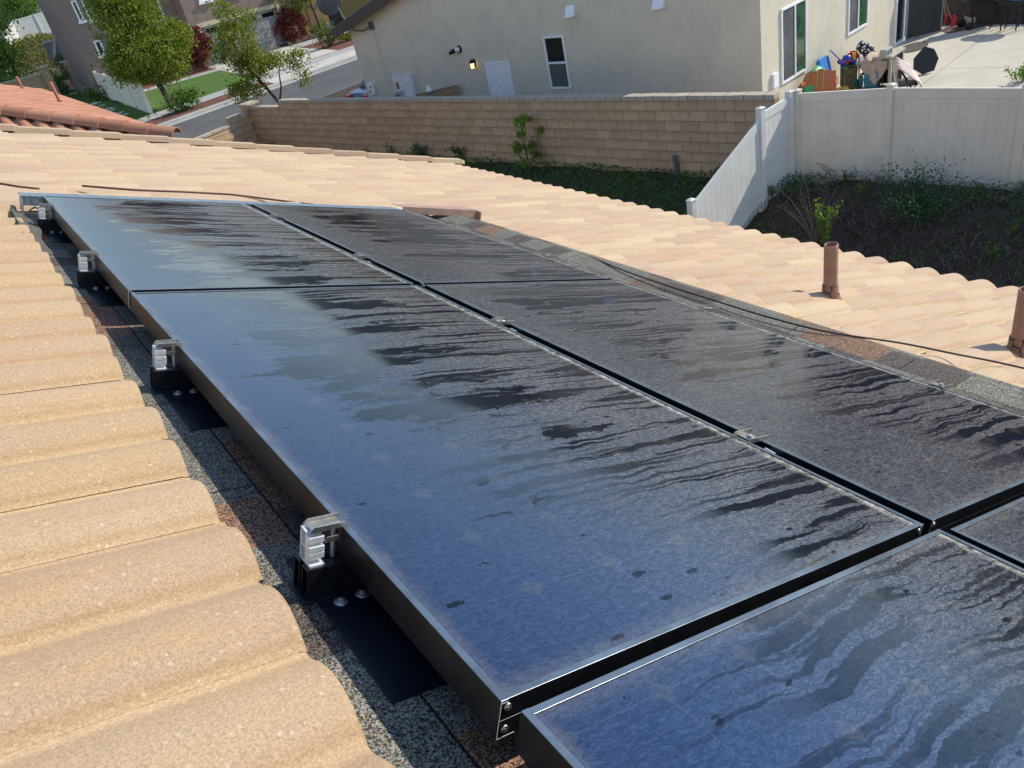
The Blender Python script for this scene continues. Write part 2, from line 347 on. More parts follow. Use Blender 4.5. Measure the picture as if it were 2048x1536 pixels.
MT['concrete'] = m_ground('pale_concrete', ((0.56, 0.51, 0.42), (0.65, 0.59, 0.49), (0.50, 0.46, 0.38)), 0.7, fs=30, bump=0.1)
MT['concrete_grey'] = m_ground('grey_concrete', ((0.40, 0.39, 0.36), (0.48, 0.46, 0.42), (0.36, 0.35, 0.32)), 0.6, fs=30, bump=0.1)
MT['mulch'] = m_ground('red_mulch', ((0.17, 0.07, 0.05), (0.24, 0.11, 0.08), (0.09, 0.04, 0.03)), 3, fs=14)
MT['lawn'] = m_ground('lawn_green', ((0.085, 0.155, 0.03), (0.11, 0.19, 0.045), (0.065, 0.12, 0.025)), 0.8, fs=12)
MT['soil'] = m_ground('soil', ((0.075, 0.055, 0.042), (0.11, 0.082, 0.062), (0.045, 0.034, 0.027)), 1.3, fs=10)
MT['dirt'] = m_ground('brown_dirt', ((0.12, 0.075, 0.045), (0.18, 0.115, 0.07), (0.07, 0.045, 0.03)), 1.2, fs=6)
MT['hill'] = m_ground('hill_brush', ((0.045, 0.06, 0.03), (0.10, 0.09, 0.055), (0.03, 0.042, 0.022)), 0.02, fs=0.12)
MT['leaf_bright'] = m_leaf('leaf_yellow_green', (0.16, 0.20, 0.02), (0.26, 0.26, 0.03), (0.10, 0.17, 0.025))
MT['leaf_tree'] = m_leaf('leaf_street_tree', (0.09, 0.155, 0.02), (0.29, 0.31, 0.035), (0.20, 0.245, 0.03))
MT['leaf_mid'] = m_leaf('leaf_olive_green', (0.06, 0.11, 0.02), (0.17, 0.19, 0.03), (0.10, 0.15, 0.025))
MT['leaf_hedge'] = m_leaf('leaf_hedge', (0.09, 0.20, 0.025), (0.18, 0.31, 0.05), (0.12, 0.24, 0.035))
MT['leaf_red'] = m_leaf('leaf_dark_red', (0.10, 0.014, 0.012), (0.19, 0.03, 0.022), (0.06, 0.02, 0.015), 0.15)
MT['leaf_cover'] = m_leaf('leaf_ground_cover', (0.05, 0.15, 0.02), (0.09, 0.21, 0.035), (0.035, 0.10, 0.018), 0.25)
MT['leaf_sapling'] = m_leaf('leaf_sapling', (0.13, 0.24, 0.03), (0.26, 0.34, 0.06), (0.10, 0.20, 0.03))
MT['leaf_shrub'] = m_leaf('leaf_shrub', (0.08, 0.17, 0.03), (0.16, 0.24, 0.05), (0.05, 0.11, 0.02))
MT['leaf_fern'] = m_leaf('leaf_feathery', (0.03, 0.08, 0.03), (0.05, 0.11, 0.04), (0.025, 0.06, 0.025), 0.2)
MT['grass_yellow'] = m_leaf('grass_yellow_green', (0.16, 0.20, 0.03), (0.26, 0.25, 0.05), (0.18, 0.13, 0.07))
MT['dry'] = m_leaf('dry_stems', (0.075, 0.058, 0.05), (0.17, 0.135, 0.115), (0.06, 0.047, 0.04), 0.05)
MT['bark'] = plain('bark', (0.085, 0.06, 0.045), 0.9, 0, 0.3, 20, 0.5)
MT['twig'] = plain('twig', (0.22, 0.17, 0.14), 0.9, 0, 0.2, 20)

# ------------------------------------------------------------------ the ground
def sstep(a, b, x):
    t = max(0.0, min(1.0, (x - a) / (b - a))); return t * t * (3 - 2 * t)
WALL_A = Vector((9.36, 27.95)); WALL_B = Vector((13.13, 9.75))
FENCE_P = [(13.098, 9.25), (13.70, 7.676), (14.02, 5.50), (14.36, 3.10), (14.7, 0.7)]
def bound_x(y):
    if y > 9.5: return WALL_B.x + (WALL_A.x - WALL_B.x) * (y - WALL_B.y) / (WALL_A.y - WALL_B.y)
    for (x0, y0), (x1, y1) in zip(FENCE_P, FENCE_P[1:]):
        if y >= y1: return x0 + (x1 - x0) * (y - y0) / (y1 - y0)
    return 14.7 + (0.7 - y) * 0.14
def terrain(x, y):
    bx = bound_x(y)
    lot = -5.22 - max(0.0, min(2.4, (bx - x - (1.0 if y < 9.5 else 0.0)) * (0.45 if y < 9.5 else 0.335)))
    beyond = -5.62
    z = lot + (beyond - lot) * sstep(0.15, 0.5, x - bx) if y < 31 else beyond
    if 29.5 < y < 33: z = z + (beyond - z) * sstep(29.5, 33, y)
    if y > 88: z += 4.3 * sstep(88, 101, y) * sstep(18, 11, x)
    if x > 26.4 and y < 45: z += 2.8 * sstep(26.4, 31, x) * sstep(40, 30, y)
    return z
def make_ground():
    xs = [-900, -300, -120, -60, -30, -15, -8] + list(np.arange(-4, 32, 0.5)) + [33, 35, 38, 42, 50, 60, 80, 120, 300, 900]
    ys = [-900, -300, -100, -40, -20, -12] + list(np.arange(-8, 35, 0.5)) + list(np.arange(36, 110, 2)) + [120, 140, 180, 260, 500, 1000, 1500]
    m = MB(); nx = len(xs)
    m.v = [(float(x), float(y), terrain(float(x), float(y))) for y in ys for x in xs]
    for j in range(len(ys) - 1):
        for i in range(nx - 1):
            m.f.append((j * nx + i, j * nx + i + 1, (j + 1) * nx + i + 1, (j + 1) * nx + i)); m.m.append(0); m.sm.append(True)
    o = m.build('ground', MT['soil']); o['kind'] = 'structure'; o['label'] = 'dark soil ground'; return o
make_ground()
def sheet(name, pts, z, mat):
    o = MB().quad(*[(p[0], p[1], z) for p in pts]).build(name, mat); o['kind'] = 'structure'; return o
def kerb_y(x): return 44.4 + 0.2 * (x - 9.1)
def strip(name, x0, x1, a, b, z, mat):
    return sheet(name, [(x0, kerb_y(x0) + a), (x1, kerb_y(x1) + a), (x1, kerb_y(x1) + b), (x0, kerb_y(x0) + b)], z, mat)
strip('road', -60, 90, -7.5, 0.0, -5.60, MT['asphalt'])
def kerb():
    m = MB()
    for a, b, z0, z1 in ((0.0, 0.55, -5.7, -5.585), (0.56, 1.1, -5.7, -5.47)):
        x0, x1 = -60, 90
        m.add([(x0, kerb_y(x0) + a, z0), (x1, kerb_y(x1) + a, z0), (x1, kerb_y(x1) + b, z0), (x0, kerb_y(x0) + b, z0),
               (x0, kerb_y(x0) + a, z1), (x1, kerb_y(x1) + a, z1), (x1, kerb_y(x1) + b, z1), (x0, kerb_y(x0) + b, z1)],
              [(3, 2, 1, 0), (4, 5, 6, 7), (0, 1, 5, 4), (1, 2, 6, 5), (2, 3, 7, 6), (3, 0, 4, 7)])
    o = m.build('kerb', MT['concrete_grey']); o['kind'] = 'structure'
kerb()
strip('planting_strip', -60, 15.8, 1.1, 3.4, -5.50, MT['mulch'])
strip('driveway_apron', 15.8, 23.0, 1.11, 3.4, -5.478, MT['concrete'])
strip('pavement', -60, 90, 3.4, 5.5, -5.482, MT['concrete_grey'])
sheet('lawn', [(9.5, 50.1), (16.3, 51.45), (17.6, 61.6), (9.5, 62.4)], -5.49, MT['lawn'])
sheet('driveway', [(16.3, 51.45), (22.8, 52.75), (23.6, 66.6), (17.6, 66.6)], -5.478, MT['concrete'])
sheet('garden_path', [(9.5, 62.4), (17.6, 61.6), (17.6, 63.2), (9.5, 64.0)], -5.486, MT['concrete_grey'])
sheet('planting_bed', [(22.8, 52.75), (40, 56.2), (40, 62), (23.4, 61.0)], -5.50, MT['mulch'])
sheet('front_path', [(23.4, 61.0), (40, 62), (40, 64), (23.5, 64)], -5.49, MT['concrete_grey'])
sheet('planting_bed', [(9.5, 64.0), (17.6, 63.2), (17.6, 66.6), (9.5, 66.6)], -5.50, MT['mulch'])
sheet('side_yard_grass', [(2.5, 40), (9.3, 50), (10.2, 80), (3.5, 88)], -5.59, MT['lawn'])
# neighbour's patio: concrete slabs with joints
HA = Vector((16.136, 12.504)); HD = Vector((-0.178542, 0.983932)); HR = Vector((0.983932, 0.178542))
HANG = math.atan2(HR.y, HR.x)
def hp(s, o, z=0.0):        # along the house's right wall, out from it
    p = HA + HR * s - HD * o; return Vector((p.x, p.y, z))
def patio():
    m = MB(); cuts_s = [-1.6, 2.05, 5.65, 9.3, 11.7]; cuts_o = [0.02, 2.35, 4.4, 7.2]
    for i in range(len(cuts_s) - 1):
        for j in range(len(cuts_o) - 1):
            a, b = cuts_s[i] + .012, cuts_s[i + 1] - .012; c, d = cuts_o[j] + .012, cuts_o[j + 1] - .012
            m.prism([hp(a, c, -5.62), hp(a, d, -5.62), hp(b, d, -5.62), hp(b, c, -5.62)], (0, 0, 0.12))
    o = m.build('patio', MT['concrete']); o['kind'] = 'structure'; o['label'] = 'pale concrete patio slabs'
patio()
def hills():
    m = MB(); n = 90; rows = 5
    for k in range(rows):
        for i in range(n + 1):
            a = R(-80 + 270 * i / n); rr = 520 + 130 * k
            el = 3.0 + 3.6 * sstep(R(8), R(38), a) - 3.0 * sstep(R(62), R(100), a) + .5 * math.sin(a * 9 + 1) + .3 * math.sin(a * 23)
            h = [0, .40, .75, 1.0, .9][k] * (math.tan(R(max(el, 1))) * 910 + 7)
            m.v.append((rr * math.sin(a), rr * math.cos(a), -6 + max(0, h)))
    for k in range(rows - 1):
        for i in range(n): m.f.append((k * (n + 1) + i, k * (n + 1) + i + 1, (k + 1) * (n + 1) + i + 1, (k + 1) * (n + 1) + i)); m.m.append(0); m.sm.append(True)
    o = m.build('hills', MT['hill']); o['kind'] = 'structure'
hills()

# ------------------------------------------------------------------ our own roof
PALETTE = [(0.49, 0.35, 0.25), (0.54, 0.41, 0.27), (0.52, 0.385, 0.265), (0.465, 0.32, 0.23), (0.57, 0.45, 0.30), (0.50, 0.375, 0.26)]
PAL_W = [0.24, 0.2, 0.22, 0.14, 0.1, 0.1]
PALETTE_O = [(0.47, 0.215, 0.13), (0.53, 0.255, 0.16), (0.43, 0.195, 0.12), (0.50, 0.255, 0.17)]
TP = 0.203                                     # one barrel
def prof(H, n=14):
    pts = []
    for i in range(n + 1):
        t = i / n; q = t * 1.02 - 0.01
        if q < 0.90: h = H * max(0.0, math.sin(math.pi * max(0, q) / 0.90)) ** 0.82
        else: h = 0.0
        pts.append((TP * q, h))
    return pts
PROF = prof(0.041); PROF_L = prof(0.032)
def tile(m, v0, v1, u0, zf, col, thick=0.016, PROF=PROF):
    """one barrel tile: upper end v0, lower end v1; zf(v) height of the pan above the panel plane"""
    k = len(PROF); b = len(m.v); vs = []
    jit = random.uniform(-.004, .004); lift = random.uniform(0.0, .004)
    for (v, dz) in ((v0, -0.010), (v1 - 0.012, thick + lift), (v1, thick + lift - 0.004), (v1 - 0.001, lift - 0.006)):
        for (pu, ph) in PROF: vs.append((v + (jit if v != v0 else 0), u0 + pu, zf(v) + ph * (0.97 if v == v0 else 1) + dz))
    m.v += vs
    for r in range(3):
        for i in range(k - 1):
            m.f.append((b + r * k + i, b + (r + 1) * k + i, b + (r + 1) * k + i + 1, b + r * k + i + 1)); m.m.append(0); m.sm.append(r != 2)
    rowt = []
    for i in range(k):                                   # pale silt lies in the channels, a brownish tide mark runs along one flank
        q = i / (k - 1); f_ = (1.13, 1.13, 1.08) if (q < 0.03 or q > 0.90) else ((0.92, 0.88, 0.80) if q < 0.14 else (1, 1, 1))
        rowt.append((col[0] * f_[0], col[1] * f_[1], col[2] * f_[2], 1))
    m.tint += rowt * 4
def pick(P, W): return P[rng.choice(len(P), p=W)]
def zpan(v): return -0.118 + 0.0082 * (v + 0.13)
house = thing('tiled_house', 'sand coloured barrel tile roof and house carrying the solar panels', 'house', ROOF)
U0 = 0.098 - TP * 9                            # first barrel; valleys fall at 0.098 + k*0.203
def tiles():
    m = MB(); m.tint = []
    ncol = int((9.40 - U0) / TP)
    last = {}
    for c in range(ncol):
        u = U0 + c * TP + TP * 0.06
        full = u > 4.30
        rows = []
        if full:
            v = 5.63
            while v > -2.6: rows.append((v - 0.51, v)); v -= 0.45
        else:
            v = 5.63
            while v > 2.75: rows.append((max(v - 0.51, 2.57), v)); v -= 0.45
            v = -0.118 + random.uniform(-.006, .006)
            while v > -2.9: rows.append((v - 0.87, v)); v -= 0.80
        for (a, b_) in rows:
            col = (0.62 * np.array(pick(PALETTE, PAL_W)) + 0.38 * np.array((0.50, 0.385, 0.262))) * np.array((1.01, 0.982, 1.0)) * random.uniform(0.95, 1.03)
            if b_ < 0 and not full: col = 0.35 * col + 0.65 * np.array((0.46, 0.313, 0.182)) * random.uniform(.95, 1.03)
            off = random.uniform(-.03, .03) if b_ < 5.6 and not (b_ < 0 and b_ > -0.2) else 0
            tile(m, a, b_ + off, u, zpan, col, PROF=PROF if (full or b_ > 0) else PROF_L)
    o = m.build('roof_tiles', MT['tile'], house); o['label'] = 'sand and pink barrel tiles'
tiles()
def deck():
    m = MB()
    m.box((-0.5, -2.2, -0.16), (2.40, 4.42, -0.122))
    o = m.build('shingle_field', MT['shingle'], house); o['label'] = 'mixed grey and rust granule shingles under the panels'
    m = MB(); m.box((-3.0, -2.2, -0.40), (5.56, 9.42, -0.165)); m.build('roof_deck', MT['stucco_own'], house)
    a = MB()
    pts = [(2.10, -0.118), (2.38, -0.085), (2.585, -0.033), (2.65, -0.030)]
    for (x0, z0), (x1, z1) in zip(pts, pts[1:]):
        for k in range(8):
            u0, u1 = -2.2 + k * 0.82, -2.2 + (k + 1) * 0.82 - 0.002
            a.add([(x0, u0, z0), (x1, u0, z1), (x1, u1, z1), (x0, u1, z0), (x0, u0, z0 - .008), (x1, u0, z1 - .008), (x1, u1, z1 - .008), (x0, u1, z0 - .008)],
                  [(0, 1, 2, 3), (7, 6, 5, 4), (1, 0, 4, 5), (3, 2, 6, 7), (2, 1, 5, 6), (0, 3, 7, 4)])
    o = a.build('shingle_apron', MT['shingle'], house); o['label'] = 'shingle strip lapping over the tiles below the panels'
    # walls of the house below the roof, standing on the lot
    wm = MB(); wm.box((-8.6, -2.0, -8.0), (4.75, 9.25, -2.05)); wo_ = wm.build('wall', MT['stucco_own'], house); wo_.matrix_local = ROOF.inverted()
    rs = MB(); x0, z0 = -2.77, 0.90
    rs.add([(x0, -2.2, 1.03), (x0, 9.42, 1.03), (-10.0, 9.42, -1.98), (-10.0, -2.2, -1.98), (x0, -2.2, .85), (x0, 9.42, .85), (-10.0, 9.42, -2.2), (-10.0, -2.2, -2.2)],
           [(0, 1, 2, 3), (7, 6, 5, 4), (0, 3, 7, 4), (1, 5, 6, 2), (2, 6, 7, 3), (0, 4, 5, 1)])
    rs.tint = [(0.55, 0.39, 0.25, 1)] * 8
    ro = rs.build('roof_back_slope', MT['tile'], house); ro.matrix_local = ROOF.inverted()
    fa = MB(); fa.box((5.50, -2.2, -0.36), (5.555, 9.42, -0.13)); fa.build('fascia', MT['pinkmetal'], house)
deck()
def rake():
    v = -2.7; i = 0
    while v < 5.5:
        m = MB(); L = 0.56; y0, y1 = 9.30, 9.47; z = zpan(v)
        a0, a1 = z + 0.030, z + 0.050
        poly0 = [(y0, 0.0), (y0 + .012, 0.055), (y1 - .02, 0.060), (y1, 0.03), (y1, -0.20)]
        vs = []
        for (vv, zz, s_) in ((v, a0, 1), (v + L - .05, a1, 1), (v + L - .015, a1 - .004, .93), (v + L, a1 - .014, .80)):
            for (yy, h) in poly0: vs.append((vv, y0 + .09 + (yy - y0 - .09) * s_, zz + h * s_ if h > 0 else zz + h))
        k = len(poly0); fs = []
        for r_ in range(3):
            for j in range(k - 1): fs.append((r_ * k + j, (r_ + 1) * k + j, (r_ + 1) * k + j + 1, r_ * k + j + 1))
        fs.append(tuple(range(3 * k, 4 * k))); fs.append(tuple(range(k))[::-1])
        m.add(vs, fs)
        col = np.array(pick(PALETTE, PAL_W)) * 1.0
        m.tint = [(*col, 1)] * len(m.v)
        m.build('rake_tile', MT['tile'], house); v += 0.505; i += 1
rake()

# ------------------------------------------------------------------ solar panels
PL = 2.063; FD = 0.060
def panel(W, v, u, label, L=PL, **kw):
    t = thing('solar_panel', label, 'solar panel', roof_at(v, u), 'dusty solar panels on the tiled roof')
    g = MB(); g.quad((0.009, 0.009, -0.0022), (W - 0.009, 0.009, -0.0022), (W - 0.009, L - 0.009, -0.0022), (0.009, L - 0.009, -0.0022))
    g.quad((0.012, 0.012, -0.012), (0.012, L - 0.012, -0.012), (W - 0.012, L - 0.012, -0.012), (W - 0.012, 0.012, -0.012), mi=1)
    g.build('glass', [m_glass(W, L, **kw), MT['black_metal']], t)
    lip = 0.0115
    def rail(name, long_, pos):
        m = MB()
        if long_:
            x = 0 if pos == 0 else W; sgn = 1 if pos == 0 else -1
            def bx(xa, xb, za, zb, mi):
                a, b_ = sorted((x + sgn * xa, x + sgn * xb)); m.box((a, 0, za), (b_, L, zb), mi)
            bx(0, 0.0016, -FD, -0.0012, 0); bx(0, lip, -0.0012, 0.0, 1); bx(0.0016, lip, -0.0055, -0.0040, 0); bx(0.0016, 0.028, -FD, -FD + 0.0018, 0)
            # sawn ends show bare metal
            for k in range(0, len(m.f)):
                zs = [m.v[i][1] for i in m.f[k]]
                if max(zs) - min(zs) < 1e-6: m.m[k] = 2
        else:
            y = 0 if pos == 0 else L; sgn = 1 if pos == 0 else -1
            def by(ya, yb, za, zb, mi):
                a, b_ = sorted((y + sgn * ya, y + sgn * yb)); m.box((0.0018, a, za), (W - 0.0018, b_, zb), mi)
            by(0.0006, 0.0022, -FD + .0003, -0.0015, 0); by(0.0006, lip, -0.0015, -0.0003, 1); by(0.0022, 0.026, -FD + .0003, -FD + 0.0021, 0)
            by(0.0002, 0.0009, -FD * .55, -FD * .55 + .0012, 0)
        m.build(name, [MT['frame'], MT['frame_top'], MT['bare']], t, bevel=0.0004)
    for pos in (0, 1): rail('long_frame_rail', True, pos)
    for pos in (0, 1): rail('short_frame_rail', False, pos)
    for x in (0.012, W - 0.012):
        for z in (-0.013, -FD + 0.013):
            m = MB(); m.lathe([(0.0, .0022), (0.0022, .0022), (0.0024, .0010), (0.0034, .0010), (0.0040, .0020), (0.0052, .0016), (0.0056, 0)], 14, M=Matrix.Translation((x, 0.0005, z)) @ Matrix.Rotation(R(90), 4, 'X'))
            m.build('screw', MT['steel'], t)
    return t
PW, PW2 = 1.046, 1.0685
panel(PW, 0, 0, 'largest solar panel in the middle with bright blue sky reflection and water runs', thr=0.512)
panel(PW, 0, 2.094, 'far solar panel at the upslope edge, mostly reflecting smooth blue sky', thr=0.52, dry0=-0.4)
panel(PW2, 1.084, 0, 'grey dusty solar panel on the low side beside the middle one', thr=0.53, runs=1.0, dry0=0.3, dmin=0.85)
panel(PW2, 1.084, 2.094, 'farthest grey solar panel on the low side by the pink metal flashing', thr=0.51, dry0=-0.4, dmin=0.7)
panel(PW, 0.012, -0.024 - PL, 'nearest solar panel cut by the lower frame edge with dark water runs', thr=0.60, dry0=-0.25, runs=0.85)
panel(PW2, 1.082, -0.036 - PL, 'nearest low side solar panel showing only its corner at the picture edge', thr=0.60, runs=0.6, dmin=0.85)

# mounts: a foot of two black tubes, a silver bracket and a steel clip over the frame
def mount_edge():
    t = thing('panel_mount', 'silver and black panel mount', 'panel mount', roof_at(-0.03, 0.473))
    f = MB()
    for y0 in (-0.030, 0.004):
        y1 = y0 + 0.024; x0, x1 = -0.045, 0.10; za, zb = -0.121, -0.061; w_ = 0.0022
        f.box((x0, y0, zb - w_), (x1, y1, zb)); f.box((x0, y0, za), (x1, y1, za + w_))
        f.box((x0, y0, za + w_), (x1, y0 + w_, zb - w_)); f.box((x0, y1 - w_, za + w_), (x1, y1, zb - w_))
    f.build('foot', [MT['black_metal']], t)
    b = MB()      # extruded bracket: two hollow cells with stepped blocks on the near side
    x0, x1 = -0.040, -0.020
    b.box((x0, -0.004, -0.0605), (x1, -0.0025, -0.003)); b.box((x0, 0.0165, -0.0605), (x1, 0.018, -0.003))
    for z in (-0.0605, -0.033, -0.0045): b.box((x0, -0.0024, z), (x1, 0.0164, z + 0.0018))
    for (ya, yb, za, zb) in ((-0.026, -0.0045, -0.0605, -0.0555), (-0.013, -0.0045, -0.0554, -0.047), (-0.022, -0.0045, -0.0469, -0.036), (-0.022, -0.0045, -0.0345, -0.0245), (-0.012, -0.0045, -0.0244, -0.019), (-0.020, -0.0045, -0.0189, -0.008)):
        b.box((x0, ya, za), (x1 + 0.006, yb, zb))
    b.build('bracket', MT['bare'], t, bevel=0.0006)
    c = MB()
    for y0 in (-0.019, 0.012):
        c.prism([(-0.036, y0, 0.000), (0.024, y0, 0.000), (0.029, y0, 0.005), (0.022, y0, 0.010), (-0.031, y0, 0.010), (-0.038, y0, 0.003)], (0, 0.002, 0))
    c.box((-0.034, -0.0168, 0.0004), (0.020, 0.0118, 0.0022))
    c.prism([(-0.012, -0.020, -0.022), (0.014, -0.020, -0.022), (0.010, -0.020, -0.012), (-0.010, -0.020, -0.012)], (0, 0.0018, 0))
    c.build('clip', MT['steel'], t, bevel=0.0004)
    r_ = MB(); r_.tube([(0.008, -0.005, -0.060), (0.008, -0.005, 0.0)], 0.004, 10); r_.tube([(0.016, 0.006, -0.060), (0.016, 0.006, 0.0)], 0.003, 8)
    r_.build('stud', MT['zinc'], t)
    p = MB(); p.box((-0.030, -0.300, -0.1215), (0.42, 0.105, -0.1180)); p.box((-0.052, -0.036, -0.1218), (0.12, 0.036, -0.1165))
    p.build('flashing_plate', MT['flashing'], t, bevel=0.001)
    for (x, y) in ((0.004, -0.055), (0.045, -0.050), (0.088, -0.044)):
        bm = MB(); Mx = Matrix.Translation((x, y, -0.1178))
        bm.lathe([(0, 0.0022), (0.0105, 0.0022), (0.012, 0.0006), (0.012, 0)], 18, M=Mx); bm.lathe([(0, 0.0075), (0.0038, 0.0075), (0.0058, 0.0062), (0.006, 0.002)], 6, M=Mx, smooth=False)
        bm.build('bolt', MT['zinc'], t)
    return t
me0 = mount_edge()
EL = ['nearest panel mount on the tile side, tall silver bracket beside the middle panel',
      'panel mount near the far end of the middle panel on the tile side',
      'panel mount on the tile side just beyond the joint of two panels',
      'farthest panel mount on the tile side by the torn black underlay']
for i, (u, l) in enumerate(zip((0.473, 1.493, 2.660, 3.815), EL)):
    t = me0 if i == 0 else copy_tree(me0)
    t.matrix_world = roof_at(-0.018, u); t['label'] = l; t['group'] = 'panel mounts along the high edge of the panels'
def mid_clip():
    t = thing('panel_clip', 'steel clip', 'panel clip', roof_at(1.065, 0.445))
    c = MB()
    for y0 in (-0.024, 0.022):
        c.prism([(-0.036, y0, 0.0005), (0.036, y0, 0.0005), (0.040, y0, 0.006), (0.032, y0, 0.014), (-0.030, y0, 0.014), (-0.038, y0, 0.006)], (0, 0.002, 0))
    c.box((-0.016, -0.0218, 0.0010), (0.016, 0.0218, 0.0030)); c.build('clip_plates', MT['steel'], t, bevel=0.0004)
    s = MB(); s.tube([(0, 0, -0.06), (0, 0, 0.009)], 0.004, 10); s.lathe([(0, 0.010), (0.006, 0.010), (0.0075, 0.0085), (0.0075, 0.004)], 6, M=None, smooth=False)
    s.tube([(0.004, -0.045, -0.012), (0.004, -0.075, -0.014)], 0.007, 8)
    s.build('bolt', MT['zinc'], t)
    f = MB(); f.box((-0.016, -0.03, -0.121), (0.016, 0.03, -0.061)); f.build('foot', MT['black_metal'], t)
    return t
mc0 = mid_clip()
ML = ['nearest steel clip in the gap between the two panel columns', 'second nearest steel clip in the gap between the panel columns',
      'steel clip in the column gap just beyond the crossing of four panels', 'farthest steel clip in the gap between the panel columns']
for i, (u, l) in enumerate(zip((0.445, 1.495, 2.592, 3.668), ML)):
    t = mc0 if i == 0 else copy_tree(mc0); t.matrix_world = roof_at(1.065, u); t['label'] = l; t['group'] = 'steel clips in the gap between panel columns'
RL = ['nearest steel clip on the low edge of the panels by the shingle strip', 'second steel clip on the low panel edge, beside the vent pipe shadow',
      'third steel clip on the low panel edge beside the grey shingles', 'farthest steel clip on the low panel edge near the pink flashing']
for i, (u, l) in enumerate(zip((0.498, 1.495, 2.594, 3.640), RL)):
    t = copy_tree(mc0); t.matrix_world = roof_at(2.158, u, 0.001); t['label'] = l; t['group'] = 'steel clips on the low edge of the panels'

